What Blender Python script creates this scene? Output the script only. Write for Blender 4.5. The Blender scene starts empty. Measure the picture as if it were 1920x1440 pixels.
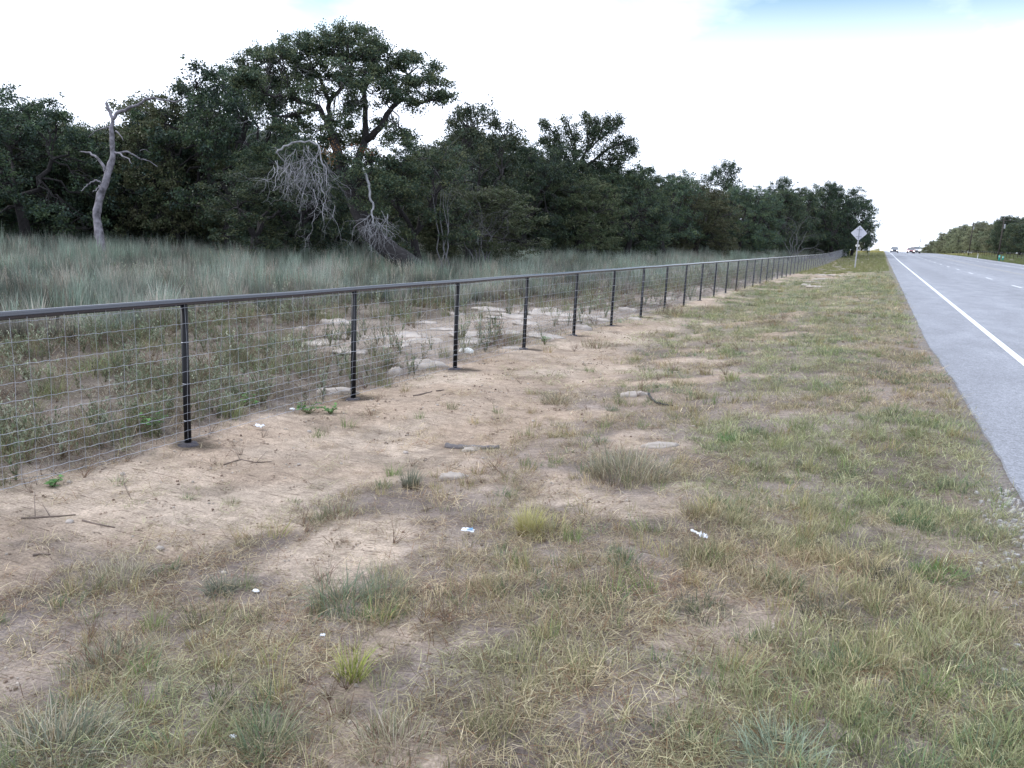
import bpy, math, random
import numpy as np
from mathutils import Vector, Matrix
S = bpy.context.scene
C = S.collection
rng = np.random.default_rng(7)
random.seed(7)
PI = math.pi

# ------------------------------------------------------------------ camera
W, H = 1920, 1440
FOC, PITCH, ROLL, YAW = 1513.5, 0.187945, 0.046174, 0.41638
EYE = np.array([0, 0, 1.6])
fw = np.array([-math.sin(YAW)*math.cos(PITCH), math.cos(YAW)*math.cos(PITCH), -math.sin(PITCH)])
r0 = np.array([math.cos(YAW), math.sin(YAW), 0.0]); u0 = np.cross(r0, fw)
RT = r0*math.cos(ROLL) + u0*math.sin(ROLL); UP = -r0*math.sin(ROLL) + u0*math.cos(ROLL)
cd = bpy.data.cameras.new('camera'); cam = bpy.data.objects.new('camera', cd); C.objects.link(cam)
cam.matrix_world = Matrix(((RT[0], UP[0], -fw[0], 0), (RT[1], UP[1], -fw[1], 0), (RT[2], UP[2], -fw[2], 1.6), (0, 0, 0, 1)))
cd.sensor_width = 36; cd.lens = 36*FOC/W; cd.clip_start = 0.05; cd.clip_end = 6000
S.camera = cam

# ------------------------------------------------------------------ light
SUN_EL, SUN_AZ = math.radians(44), math.radians(-105)      # azimuth from +Y towards +X
wd = bpy.data.worlds.new('World'); S.world = wd; wd.use_nodes = True
nt = wd.node_tree; nt.nodes.clear()
N = nt.nodes.new; L = nt.links.new
out = N('ShaderNodeOutputWorld'); bg = N('ShaderNodeBackground'); bg2 = N('ShaderNodeBackground'); mx = N('ShaderNodeMixShader')
sky = N('ShaderNodeTexSky'); sky.sky_type = 'NISHITA'; sky.sun_disc = False; sky.sun_elevation = SUN_EL; sky.sun_rotation = SUN_AZ
sky.altitude = 200; sky.dust_density = 0.3; sky.ozone_density = 2.0
wb = N('ShaderNodeVectorMath'); wb.operation = 'MULTIPLY'; wb.inputs[1].default_value = (0.90, 1.13, 1.0); L(sky.outputs[0], wb.inputs[0]); L(wb.outputs[0], bg.inputs[0]); bg.inputs[1].default_value = 0.095
tc = N('ShaderNodeTexCoord')
mp = N('ShaderNodeMapping'); mp.inputs['Scale'].default_value = (1.0, 1.0, 2.6); mp.inputs['Location'].default_value = (3.1, 0.7, 0.35)
n1 = N('ShaderNodeTexNoise'); n1.inputs['Scale'].default_value = 2.6; n1.inputs['Detail'].default_value = 7; n1.inputs['Roughness'].default_value = 0.52
L(tc.outputs['Generated'], mp.inputs[0]); L(mp.outputs[0], n1.inputs['Vector'])
cr = N('ShaderNodeMapRange'); cr.inputs['From Min'].default_value = 0.50; cr.inputs['From Max'].default_value = 0.72
cr.inputs['To Min'].default_value = 1.0; cr.inputs['To Max'].default_value = 0.06
# one broad clearing in the cloud above the road, others left to the noise
_c = fw + (1600-W/2)/FOC*RT - (-60-H/2)/FOC*UP; _c = _c/np.linalg.norm(_c)
dt = N('ShaderNodeVectorMath'); dt.operation = 'DOT_PRODUCT'; nrm = N('ShaderNodeVectorMath'); nrm.operation = 'NORMALIZE'; L(tc.outputs['Generated'], nrm.inputs[0]); L(nrm.outputs[0], dt.inputs[0]); dt.inputs[1].default_value = tuple(_c)
dm = N('ShaderNodeMapRange'); dm.inputs['From Min'].default_value = 0.925; dm.inputs['From Max'].default_value = 0.995; dm.inputs['To Max'].default_value = 0.25; L(dt.outputs['Value'], dm.inputs[0])
ad = N('ShaderNodeMath'); ad.operation = 'ADD'; L(n1.outputs[0], ad.inputs[0]); L(dm.outputs[0], ad.inputs[1]); L(ad.outputs[0], cr.inputs[0])
# thicker white veil towards the horizon
sx = N('ShaderNodeSeparateXYZ'); L(tc.outputs['Generated'], sx.inputs[0])
hz = N('ShaderNodeMapRange'); hz.inputs['From Min'].default_value = 0.17; hz.inputs['From Max'].default_value = 0.27
hz.inputs['To Min'].default_value = 1.0; hz.inputs['To Max'].default_value = 0.0
L(sx.outputs[2], hz.inputs[0])
ma = N('ShaderNodeMath'); ma.operation = 'MAXIMUM'; L(cr.outputs[0], ma.inputs[0]); L(hz.outputs[0], ma.inputs[1])
bg2.inputs[0].default_value = (0.90, 0.98, 1.15, 1); bg2.inputs[1].default_value = 1.0
L(ma.outputs[0], mx.inputs[0]); L(bg.outputs[0], mx.inputs[1]); L(bg2.outputs[0], mx.inputs[2]); L(mx.outputs[0], out.inputs[0])
sd = bpy.data.lights.new('sun', 'SUN'); sd.energy = 1.2; sd.angle = math.radians(14); sd.color = (1, 0.97, 0.93)
sun = bpy.data.objects.new('sun', sd); C.objects.link(sun)
sdir = Vector((math.sin(SUN_AZ)*math.cos(SUN_EL), math.cos(SUN_AZ)*math.cos(SUN_EL), math.sin(SUN_EL)))
sun.rotation_euler = sdir.to_track_quat('Z', 'Y').to_euler()
S.view_settings.view_transform = 'Standard'; S.view_settings.look = 'None'
S.view_settings.exposure = 0.80; S.view_settings.gamma = 1.0; S.view_settings.use_curve_mapping = False
S.render.engine = 'CYCLES'
S.cycles.max_bounces = 4; S.cycles.diffuse_bounces = 3; S.cycles.transparent_max_bounces = 4

# ------------------------------------------------------------------ noise and terrain
def _hash(ix, iy, seed):
    h = (ix.astype(np.int64)*374761393 + iy.astype(np.int64)*668265263 + seed*1442695041) & 0x7fffffff
    h = ((h ^ (h >> 13))*1274126177) & 0x7fffffff
    h = ((h ^ (h >> 15))*2246822519) & 0x7fffffff
    return ((h ^ (h >> 16)) & 0xffff)/65535.0
def vnoise(x, y, sc, seed=0):
    x = np.asarray(x, float)/sc + 1000.5; y = np.asarray(y, float)/sc + 1000.5
    ix = np.floor(x); iy = np.floor(y); fx = x-ix; fy = y-iy
    fx = fx*fx*(3-2*fx); fy = fy*fy*(3-2*fy)
    a = _hash(ix, iy, seed); b = _hash(ix+1, iy, seed); c = _hash(ix, iy+1, seed); d = _hash(ix+1, iy+1, seed)
    return (a*(1-fx)+b*fx)*(1-fy) + (c*(1-fx)+d*fx)*fy          # 0..1
def fbm(x, y, sc, seed=0, o=4, g=0.5):
    s = 0; a = 1; t = 0
    for k in range(o):
        s = s + a*vnoise(x, y, sc/2**k, seed+k*17); t += a; a *= g
    return s/t
def ss(a, b, x):
    t = np.clip((x-a)/(b-a), 0, 1); return t*t*(3-2*t)

FX = -5.29                      # the fence line
def zroad(y):
    yy = np.clip(y-290, 0, 260)
    return 0.10 + 0.30*ss(80, 240, y) - yy**2*0.00006 - np.clip(y-550, 0, None)*0.031
def zfence(y): return -0.344 - 0.00257*np.clip(y, -50, 84) + 0.40*ss(84, 140, y) + 0.25*ss(140, 240, y)
RX1 = 17.6                      # the pavement's far edge
def RX0(y): return 0.865 + 0.125*(1-ss(7, 17, np.asarray(y, float)))    # and its near edge
def tz(x, y):
    x = np.asarray(x, float); y = np.asarray(y, float); x0 = RX0(y)
    zr = zroad(y); zf = zfence(y); fall = zr-0.40*ss(80, 240, y)-0.1
    fall = np.where(y > 290, zroad(y)-0.4, 0)
    fld = -0.48 + 0.35*ss(90, 240, y)
    z = np.where(x < -12, fld, 0)
    k = ss(-12, FX-0.6, x); z = np.where((x >= -12) & (x < FX-0.6), fld*(1-k)+(zf)*k - 0.10*np.sin(PI*k), z)
    m = (x >= FX-0.6) & (x < -3.4); k = ss(FX-0.6, -3.4, x); z = np.where(m, zf*(1-k) + (zf+0.02)*k, z)
    m = (x >= -3.4) & (x < x0); k = np.clip((x+3.4)/(x0+3.4), 0, 1); k = k*(1.25-0.25*k); z = np.where(m, (zf+0.02)*(1-k) + (zr-0.015)*k, z)
    z = np.where((x >= x0) & (x <= RX1), zr-0.12*ss(0, 0.12, x-x0)*ss(0, 0.12, RX1-x)-0.015, z)
    m = x > RX1; k = ss(RX1, 34, x); z = np.where(m, (zr-0.015) + (0.10 + 0.9*ss(60, 170, y))*k - 0.25*np.sin(PI*ss(RX1, 24, x)), z)
    z = z + np.where(x < FX+0.5, fall, 0)*ss(0, 1, 1.0)
    # bumps
    off = 1 - ss(-0.2, 0.3, np.minimum(x-x0+0.25, RX1+0.25-x)+0.0)
    b = (fbm(x, y, 1.7, 3, 4)-0.5)*0.13 + (fbm(x, y, 0.28, 9, 3)-0.5)*0.030
    wild = ss(FX-0.5, FX-2.5, x) if False else np.clip((FX-0.5-x)/2, 0, 1)
    b = b + wild*(fbm(x, y, 1.1, 31, 3)-0.5)*0.16 + wild*(fbm(x, y, 7, 41, 2)-0.5)*0.25
    return z + b*off*np.clip(1.2-np.abs(y)/400, 0.2, 1)

def ray(px, py):
    return fw + (px-W/2)/FOC*RT - (py-H/2)/FOC*UP
def at(px, py, lift=0.0):
    "the spot of ground behind a point of the photograph"
    d = ray(px, py); prev = 0.3; t = 0.5
    while t < 900:
        p = EYE + d*t
        g = float(tz(p[0], p[1])) + lift
        if p[2] < g:
            a, b = prev, t
            for _ in range(18):
                m = (a+b)/2; p = EYE+d*m
                if p[2] < float(tz(p[0], p[1]))+lift: b = m
                else: a = m
            p = EYE+d*b
            return np.array([p[0], p[1], float(tz(p[0], p[1]))])
        prev = t; t *= 1.03
    return EYE + d*300
def deep(px, py, depth): return EYE + ray(px, py)*depth
def proj(P):
    P = np.asarray(P, float)-EYE; d = P@fw
    ds = np.where(d > 0.05, d, 0.05)
    return W/2+FOC*(P@RT)/ds, H/2-FOC*(P@UP)/ds, d
def in_view(P, mg=160, step=1.2):
    x, y, d = proj(P); m = mg + FOC*step/np.maximum(d, .1)*0.5
    return (d > 0.2) & (x > -m) & (x < W+m) & (y > -m) & (y < H+m)

# ------------------------------------------------------------------ mesh helper
class MB:
    def __init__(s): s.v = []; s.f = []; s.c = []; s.n = 0
    def add(s, v, f, col=None):
        v = np.asarray(v, float).reshape(-1, 3)
        s.v.append(v); s.f += [tuple(int(i)+s.n for i in q) for q in f]
        if col is None: col = (1, 1, 1)
        col = np.asarray(col, float)
        if col.ndim == 1: col = np.tile(col, (len(v), 1))
        s.c.append(col); s.n += len(v); return s
    def box(s, a, b, col=None):
        (x0, y0, z0), (x1, y1, z1) = a, b
        v = [(x0,y0,z0),(x1,y0,z0),(x1,y1,z0),(x0,y1,z0),(x0,y0,z1),(x1,y0,z1),(x1,y1,z1),(x0,y1,z1)]
        return s.add(v, [(0,3,2,1),(4,5,6,7),(0,1,5,4),(1,2,6,5),(2,3,7,6),(3,0,4,7)], col)
    def tube(s, pts, rad, n=6, col=None, cap=True):
        pts = np.asarray(pts, float); m = len(pts)
        rad = np.full(m, rad) if np.ndim(rad) == 0 else np.asarray(rad, float)
        t = np.gradient(pts, axis=0); t /= np.linalg.norm(t, axis=1)[:, None]+1e-12
        ref = np.array([0, 0, 1.0]) if abs(t[0][2]) < 0.9 else np.array([1.0, 0, 0])
        V = []
        a = np.cross(t[0], ref); a /= np.linalg.norm(a)
        for i in range(m):
            a = a - t[i]*(a@t[i]); a /= np.linalg.norm(a)+1e-12
            b = np.cross(t[i], a)
            th = np.arange(n)*2*PI/n
            V.append(pts[i] + rad[i]*(np.cos(th)[:, None]*a + np.sin(th)[:, None]*b))
        F = []
        for i in range(m-1):
            for j in range(n):
                k = (j+1) % n; F.append((i*n+j, i*n+k, (i+1)*n+k, (i+1)*n+j))
        if cap: F.append(tuple(range(n))[::-1]); F.append(tuple((m-1)*n+j for j in range(n)))
        return s.add(np.concatenate(V), F, col)
    def build(s, name, mat, parent=None, smooth=False, loc=None, link=True, attr=False):
        me = bpy.data.meshes.new(name)
        v = np.concatenate(s.v) if s.v else np.zeros((0, 3))
        if loc is not None: v = v-np.asarray(loc)
        me.from_pydata(v.tolist(), [], s.f)
        if attr:
            a = me.attributes.new('Col', 'FLOAT_COLOR', 'POINT')
            cc = np.ones((len(v), 4)); cc[:, :3] = np.concatenate(s.c); a.data.foreach_set('color', cc.ravel())
        if mat: me.materials.append(mat)
        if smooth: me.polygons.foreach_set('use_smooth', [True]*len(me.polygons))
        o = bpy.data.objects.new(name, me)
        if link: C.objects.link(o)
        if parent is not None: o.parent = parent
        if loc is not None: o.location = loc
        return o
def tag(o, label=None, cat=None, group=None, kind=None):
    if label: o['label'] = label
    if cat: o['category'] = cat
    if group: o['group'] = group
    if kind: o['kind'] = kind
    return o
def empty(name, loc=(0, 0, 0), rz=0):
    o = bpy.data.objects.new(name, None); C.objects.link(o); o.location = loc; o.rotation_euler = (0, 0, rz); o.empty_display_size = 0.2
    return o
def dup(root, loc, rz, sc):
    r = root.copy(); C.objects.link(r); r.location = loc; r.rotation_euler = (0, 0, rz); r.scale = sc
    for ch in list(root.children):
        c = ch.copy(); C.objects.link(c); c.parent = r
        for g in ch.children:
            d = g.copy(); C.objects.link(d); d.parent = c
    return r

# ------------------------------------------------------------------ materials
def newmat(name):
    m = bpy.data.materials.new(name); m.use_nodes = True; t = m.node_tree; t.nodes.clear()
    o = t.nodes.new('ShaderNodeOutputMaterial'); return m, t, o
def simple(name, col, rough=0.6, metal=0.0, var=0.15, scale=8, bump=0.0, bscale=40, emit=0, coat=0, spec=None):
    m, t, o = newmat(name); b = t.nodes.new('ShaderNodeBsdfPrincipled')
    b.inputs['Roughness'].default_value = rough; b.inputs['Metallic'].default_value = metal
    if coat: b.inputs['Coat Weight'].default_value = coat; b.inputs['Coat Roughness'].default_value = 0.25; b.inputs['Coat IOR'].default_value = 1.8
    if spec is not None: b.inputs['Specular IOR Level'].default_value = spec
    tcn = t.nodes.new('ShaderNodeTexCoord'); n = t.nodes.new('ShaderNodeTexNoise'); n.inputs['Scale'].default_value = scale; n.inputs['Detail'].default_value = 5
    t.links.new(tcn.outputs['Object'], n.inputs['Vector'])
    r = t.nodes.new('ShaderNodeMapRange'); r.inputs['From Min'].default_value = 0.3; r.inputs['From Max'].default_value = 0.7; r.inputs['To Min'].default_value = 1-var; r.inputs['To Max'].default_value = 1+var
    t.links.new(n.outputs[0], r.inputs[0])
    v = t.nodes.new('ShaderNodeVectorMath'); v.operation = 'SCALE'; v.inputs[0].default_value = col[:3]; t.links.new(r.outputs[0], v.inputs['Scale'])
    t.links.new(v.outputs[0], b.inputs['Base Color'])
    if bump:
        n2 = t.nodes.new('ShaderNodeTexNoise'); n2.inputs['Scale'].default_value = bscale; n2.inputs['Detail'].default_value = 6; t.links.new(tcn.outputs['Object'], n2.inputs['Vector'])
        bp = t.nodes.new('ShaderNodeBump'); bp.inputs['Strength'].default_value = bump; bp.inputs['Distance'].default_value = 0.02
        t.links.new(n2.outputs[0], bp.inputs['Height']); t.links.new(bp.outputs[0], b.inputs['Normal'])
    if emit: b.inputs['Emission Color'].default_value = (*col[:3], 1); b.inputs['Emission Strength'].default_value = emit
    t.links.new(b.outputs[0], o.inputs[0]); return m
def plantmat(name, tint=True, trans=0.3, rough=0.7, mul=(1, 1, 1), objvar=0.0):
    m, t, o = newmat(name); l = t.links.new; nn = t.nodes.new
    a = nn('ShaderNodeAttribute'); a.attribute_name = 'Col'
    src = a.outputs['Color']
    if tint:
        b = nn('ShaderNodeAttribute'); b.attribute_type = 'INSTANCER'; b.attribute_name = 'tint'
        v = nn('ShaderNodeVectorMath'); v.operation = 'MULTIPLY'; l(src, v.inputs[0]); l(b.outputs['Vector'], v.inputs[1]); src = v.outputs[0]
    v = nn('ShaderNodeVectorMath'); v.operation = 'MULTIPLY'; l(src, v.inputs[0]); v.inputs[1].default_value = mul; src = v.outputs[0]
    if objvar:
        oi = nn('ShaderNodeObjectInfo'); r = nn('ShaderNodeMapRange'); r.inputs['To Min'].default_value = 1-objvar; r.inputs['To Max'].default_value = 1+objvar
        l(oi.outputs['Random'], r.inputs[0]); hs = nn('ShaderNodeHueSaturation'); l(src, hs.inputs['Color']); l(r.outputs[0], hs.inputs['Value'])
        r2 = nn('ShaderNodeMapRange'); r2.inputs['To Min'].default_value = 0.47; r2.inputs['To Max'].default_value = 0.53
        fr = nn('ShaderNodeMath'); fr.operation = 'MULTIPLY_ADD'; fr.inputs[1].default_value = 7.31; l(oi.outputs['Random'], fr.inputs[0])
        f2 = nn('ShaderNodeMath'); f2.operation = 'FRACT'; l(fr.outputs[0], f2.inputs[0]); l(f2.outputs[0], r2.inputs[0]); l(r2.outputs[0], hs.inputs['Hue']); src = hs.outputs[0]
    d = nn('ShaderNodeBsdfPrincipled'); d.inputs['Roughness'].default_value = rough; d.inputs['Specular IOR Level'].default_value = 0.25; l(src, d.inputs['Base Color'])
    tr = nn('ShaderNodeBsdfTranslucent'); l(src, tr.inputs[0])
    x = nn('ShaderNodeMixShader'); x.inputs[0].default_value = trans; l(d.outputs[0], x.inputs[1]); l(tr.outputs[0], x.inputs[2]); l(x.outputs[0], o.inputs[0])
    return m

# ground: base colour per vertex, broken up by fine noise, pebbles and thatch strands
def groundmat():
    m, t, o = newmat('soil'); l = t.links.new; nn = t.nodes.new
    b = nn('ShaderNodeBsdfPrincipled'); b.inputs['Roughness'].default_value = 0.95; b.inputs['Specular IOR Level'].default_value = 0.15
    a = nn('ShaderNodeAttribute'); a.attribute_name = 'Col'
    tcn = nn('ShaderNodeTexCoord')
    src = a.outputs['Color']
    for sc, amp, det in ((0.9, 0.16, 6), (9, 0.28, 8), (70, 0.42, 4)):
        n = nn('ShaderNodeTexNoise'); n.inputs['Scale'].default_value = sc; n.inputs['Detail'].default_value = det; n.inputs['Roughness'].default_value = 0.65
        l(tcn.outputs['Object'], n.inputs['Vector'])
        r = nn('ShaderNodeMapRange'); r.inputs['From Min'].default_value = 0.3; r.inputs['From Max'].default_value = 0.7; r.inputs['To Min'].default_value = 1-amp; r.inputs['To Max'].default_value = 1+amp*0.7
        l(n.outputs[0], r.inputs[0]); v = nn('ShaderNodeVectorMath'); v.operation = 'SCALE'; l(src, v.inputs[0]); l(r.outputs[0], v.inputs['Scale']); src = v.outputs[0]
    # small pale grit
    vo = nn('ShaderNodeTexVoronoi'); vo.inputs['Scale'].default_value = 34; l(tcn.outputs['Object'], vo.inputs['Vector'])
    lt = nn('ShaderNodeMath'); lt.operation = 'LESS_THAN'; lt.inputs[1].default_value = 0.13; l(vo.outputs['Distance'], lt.inputs[0])
    sp = nn('ShaderNodeSeparateColor'); l(vo.outputs['Color'], sp.inputs[0])
    g = nn('ShaderNodeMath'); g.operation = 'GREATER_THAN'; g.inputs[1].default_value = 0.86; l(sp.outputs[0], g.inputs[0])
    mm = nn('ShaderNodeMath'); mm.operation = 'MULTIPLY'; l(lt.outputs[0], mm.inputs[0]); l(g.outputs[0], mm.inputs[1])
    mc = nn('ShaderNodeMix'); mc.data_type = 'RGBA'; l(mm.outputs[0], mc.inputs[0]); l(src, mc.inputs[6]); mc.inputs[7].default_value = (0.42, 0.38, 0.34, 1); src = mc.outputs[2]
    # brown and grey litter strands
    for i, (rot, col) in enumerate(((0.5, (0.10, 0.07, 0.05, 1)), (2.0, (0.13, 0.10, 0.075, 1)), (1.2, (0.30, 0.25, 0.18, 1)))):
        mpn = nn('ShaderNodeMapping'); mpn.inputs['Rotation'].default_value = (0, 0, rot); mpn.inputs['Scale'].default_value = (5, 55, 5)
        l(tcn.outputs['Object'], mpn.inputs[0]); n = nn('ShaderNodeTexNoise'); n.inputs['Scale'].default_value = 1.0; n.inputs['Detail'].default_value = 3; n.inputs['Distortion'].default_value = 1.2
        l(mpn.outputs[0], n.inputs['Vector'])
        r = nn('ShaderNodeMapRange'); r.inputs['From Min'].default_value = 0.62; r.inputs['From Max'].default_value = 0.68; r.inputs['To Max'].default_value = 0.75
        l(n.outputs[0], r.inputs[0])
        mc = nn('ShaderNodeMix'); mc.data_type = 'RGBA'; l(r.outputs[0], mc.inputs[0]); l(src, mc.inputs[6]); mc.inputs[7].default_value = col; src = mc.outputs[2]
    l(src, b.inputs['Base Color'])
    n = nn('ShaderNodeTexNoise'); n.inputs['Scale'].default_value = 22; n.inputs['Detail'].default_value = 9; n.inputs['Roughness'].default_value = 0.7; l(tcn.outputs['Object'], n.inputs['Vector'])
    bp = nn('ShaderNodeBump'); bp.inputs['Strength'].default_value = 0.9; bp.inputs['Distance'].default_value = 0.03; l(n.outputs[0], bp.inputs['Height']); l(bp.outputs[0], b.inputs['Normal'])
    l(b.outputs[0], o.inputs[0]); return m
def roadmat():
    m, t, o = newmat('worn_asphalt'); l = t.links.new; nn = t.nodes.new
    b = nn('ShaderNodeBsdfPrincipled'); b.inputs['Roughness'].default_value = 0.8; b.inputs['Specular IOR Level'].default_value = 0.3
    tcn = nn('ShaderNodeTexCoord'); src = None
    base = nn('ShaderNodeRGB'); base.outputs[0].default_value = (0.262, 0.270, 0.300, 1); src = base.outputs[0]
    for sc, amp, stretch in ((0.35, 0.12, 0.07), (2.2, 0.12, 0.35), (18, 0.12, 1), (75, 0.42, 1)):
        mpn = nn('ShaderNodeMapping'); mpn.inputs['Scale'].default_value = (1, stretch, 1); l(tcn.outputs['Object'], mpn.inputs[0])
        n = nn('ShaderNodeTexNoise'); n.inputs['Scale'].default_value = sc; n.inputs['Detail'].default_value = 4; l(mpn.outputs[0], n.inputs['Vector'])
        r = nn('ShaderNodeMapRange'); r.inputs['From Min'].default_value = 0.3; r.inputs['From Max'].default_value = 0.7; r.inputs['To Min'].default_value = 1-amp; r.inputs['To Max'].default_value = 1+amp
        l(n.outputs[0], r.inputs[0]); v = nn('ShaderNodeVectorMath'); v.operation = 'SCALE'; l(src, v.inputs[0]); l(r.outputs[0], v.inputs['Scale']); src = v.outputs[0]
    # tyre paths and seams running along the lanes
    sp = nn('ShaderNodeSeparateXYZ'); l(tcn.outputs['Object'], sp.inputs[0])
    w = nn('ShaderNodeMath'); w.operation = 'SINE'; w1 = nn('ShaderNodeMath'); w1.operation = 'MULTIPLY_ADD'; w1.inputs[1].default_value = 2*PI/1.95; w1.inputs[2].default_value = 1.3
    l(sp.outputs[0], w1.inputs[0]); l(w1.outputs[0], w.inputs[0])
    r = nn('ShaderNodeMapRange'); r.inputs['From Min'].default_value = -1; r.inputs['To Min'].default_value = 0.95; r.inputs['To Max'].default_value = 1.03; l(w.outputs[0], r.inputs[0])
    v = nn('ShaderNodeVectorMath'); v.operation = 'SCALE'; l(src, v.inputs[0]); l(r.outputs[0], v.inputs['Scale']); src = v.outputs[0]
    l(src, b.inputs['Base Color'])
    n = nn('ShaderNodeTexNoise'); n.inputs['Scale'].default_value = 160; n.inputs['Detail'].default_value = 3; l(tcn.outputs['Object'], n.inputs['Vector'])
    bp = nn('ShaderNodeBump'); bp.inputs['Strength'].default_value = 0.5; bp.inputs['Distance'].default_value = 0.006; l(n.outputs[0], bp.inputs['Height']); l(bp.outputs[0], b.inputs['Normal'])
    l(b.outputs[0], o.inputs[0]); return m

M = dict(
    ground=groundmat(), road=roadmat(),
    grass=plantmat('grass_blade', True, 0.28), clump=plantmat('clump_blade', False, 0.28),
    leaf=plantmat('oak_leaf', False, 0.30, 0.5, objvar=0.32), weed=plantmat('weed_leaf', False, 0.25, 0.55),
    bark=simple('oak_bark', (0.030, 0.027, 0.028), 0.95, var=0.45, scale=9, bump=0.9, bscale=18),
    dead=simple('bleached_wood', (0.28, 0.28, 0.295), 0.9, var=0.35, scale=5, bump=0.6, bscale=25),
    snag=simple('weathered_snag_wood', (0.165, 0.155, 0.175), 0.9, var=0.65, scale=4.5, bump=1.0, bscale=14),
    twig=simple('grey_twigs', (0.12, 0.12, 0.125), 0.9, var=0.3, scale=4),
    black=simple('black_pipe_paint', (0.005, 0.005, 0.007), 0.45, var=0.3, scale=6, spec=0.25),
    rail=simple('black_rail_paint', (0.008, 0.010, 0.022), 0.16, var=0.3, scale=4, spec=1.0),
    wire=simple('galvanised_wire', (0.37, 0.385, 0.43), 0.5, 0.55, var=0.15, scale=5),
    rock=simple('pale_caliche_rock', (0.39, 0.345, 0.31), 0.95, var=0.22, scale=3, bump=0.8, bscale=12),
    white_paint=simple('white_road_paint', (0.74, 0.75, 0.78), 0.6, var=0.14, scale=6),
    yellow_paint=simple('faded_yellow_paint', (0.30, 0.27, 0.22), 0.7, var=0.2, scale=2),
    seam=simple('dark_seam_tar', (0.13, 0.13, 0.16), 0.7, var=0.15, scale=2),
    alu=simple('aluminium_sign_back', (0.52, 0.53, 0.60), 0.5, 0.2, var=0.06),
    galv=simple('galvanised_post', (0.42, 0.43, 0.46), 0.5, 0.3, var=0.12),
    signdark=simple('grey_sign_brace', (0.24, 0.25, 0.29), 0.55, 0.2, var=0.08),
    pole=simple('creosoted_pole', (0.05, 0.042, 0.036), 0.9, var=0.25, bump=0.4),
    cable=simple('black_cable', (0.03, 0.03, 0.035), 0.6),
    insul=simple('grey_insulator', (0.35, 0.36, 0.38), 0.4),
    glass=simple('car_glass', (0.10, 0.115, 0.13), 0.08, var=0.05, coat=0.5),
    tyre=simple('tyre_rubber', (0.02, 0.02, 0.022), 0.85), rim=simple('wheel_rim', (0.45, 0.45, 0.47), 0.35, 0.6),
    lamp=simple('lit_headlamp', (1.0, 0.98, 0.92), 0.2, var=0.01, emit=2.2),
    dkcar=simple('dark_blue_car_paint', (0.035, 0.04, 0.07), 0.25, var=0.05, coat=0.6),
    redcar=simple('red_car_paint', (0.30, 0.025, 0.03), 0.25, var=0.05, coat=0.6),
    whcar=simple('white_car_paint', (0.72, 0.73, 0.76), 0.3, var=0.03, coat=0.5),
    trim=simple('black_trim', (0.02, 0.02, 0.024), 0.5), chrome=simple('chrome_trim', (0.6, 0.6, 0.62), 0.2, 0.8),
    teal=simple('teal_green_plastic', (0.03, 0.34, 0.30), 0.45, var=0.08),
    marker=simple('white_marker_plastic', (0.72, 0.72, 0.68), 0.5, var=0.08),
    litter=simple('white_litter_plastic', (0.80, 0.82, 0.86), 0.35, var=0.06),
    blue=simple('pale_blue_litter_print', (0.22, 0.42, 0.62), 0.35, var=0.15, scale=30),
    log=simple('grey_weathered_log', (0.13, 0.12, 0.125), 0.9, var=0.4, scale=6, bump=0.8, bscale=30),
    stick=simple('brown_stick', (0.15, 0.115, 0.095), 0.9, var=0.3, scale=14, bump=0.5),
    rubber=simple('black_tyre_strip', (0.018, 0.018, 0.02), 0.7),
    gravel=simple('shoulder_gravel', (0.36, 0.345, 0.335), 0.9, var=0.3, scale=25, bump=0.5),
    caulk=simple('dark_post_footing', (0.055, 0.050, 0.060), 0.85, var=0.4, scale=20, bump=0.6),
)

# ------------------------------------------------------------------ ground zones
def mk_poly(pix, lift=0.0): return np.array([at(a, b, lift)[:2] for a, b in pix])
# edge between bare sand strip and verge grass, as x over y
sand_edge = mk_poly([(20, 1120), (330, 1010), (600, 920), (860, 880), (980, 760), (1190, 655), (1290, 590), (1360, 556), (1450, 528), (1530, 507)])
sand_edge = sand_edge[np.argsort(sand_edge[:, 1])]
tall_edge = mk_poly([(10, 640), (180, 628), (330, 612), (480, 590), (620, 577), (860, 572), (1000, 562), (1120, 552), (1240, 540), (1350, 520), (1450, 505)], 0.0)
tall_edge = tall_edge[np.argsort(tall_edge[:, 1])]
def blobs(x, y, lst, w):
    s = np.zeros_like(np.asarray(x, float))
    for (px, py, rx, ry, v) in lst:
        s = s + v*np.exp(-(((x-px)/rx)**2 + ((y-py)/ry)**2))
    return s
def pb(px, py, rx, ry, v):
    c = at(px, py); k = ((c-EYE)@fw)/FOC; b = at(px, py+ry)
    return (c[0], c[1], max(0.12, rx*k), max(0.15, 1.15*np.linalg.norm((b-c)[:2])), v)
SANDB = [pb(*q) for q in [(1080, 640, 90, 22, .8), (1190, 755, 80, 25, .55), (1235, 838, 90, 14, .8), (960, 800, 110, 40, .6), (880, 905, 130, 24, .7), (780, 1015, 60, 40, .45), (700, 1000, 70, 40, .4),
        (1050, 850, 60, 30, .5), (1180, 700, 120, 25, .45), (1360, 640, 70, 20, .35), (1560, 512, 60, 10, .9), (1590, 505, 40, 8, .8), (1330, 920, 80, 20, .3), (60, 1250, 90, 60, .5), (620, 1310, 70, 40, .4), (520, 1390, 60, 40, .4),
        (1820, 920, 50, 60, .35), (250, 1010, 120, 30, .4), (1460, 770, 70, 10, .4), (380, 1230, 80, 30, .25), (760, 1190, 90, 40, .3), (1560, 560, 60, 6, .35),
        (1480, 545, 60, 8, .5), (1320, 600, 60, 14, .45)]]
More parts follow.
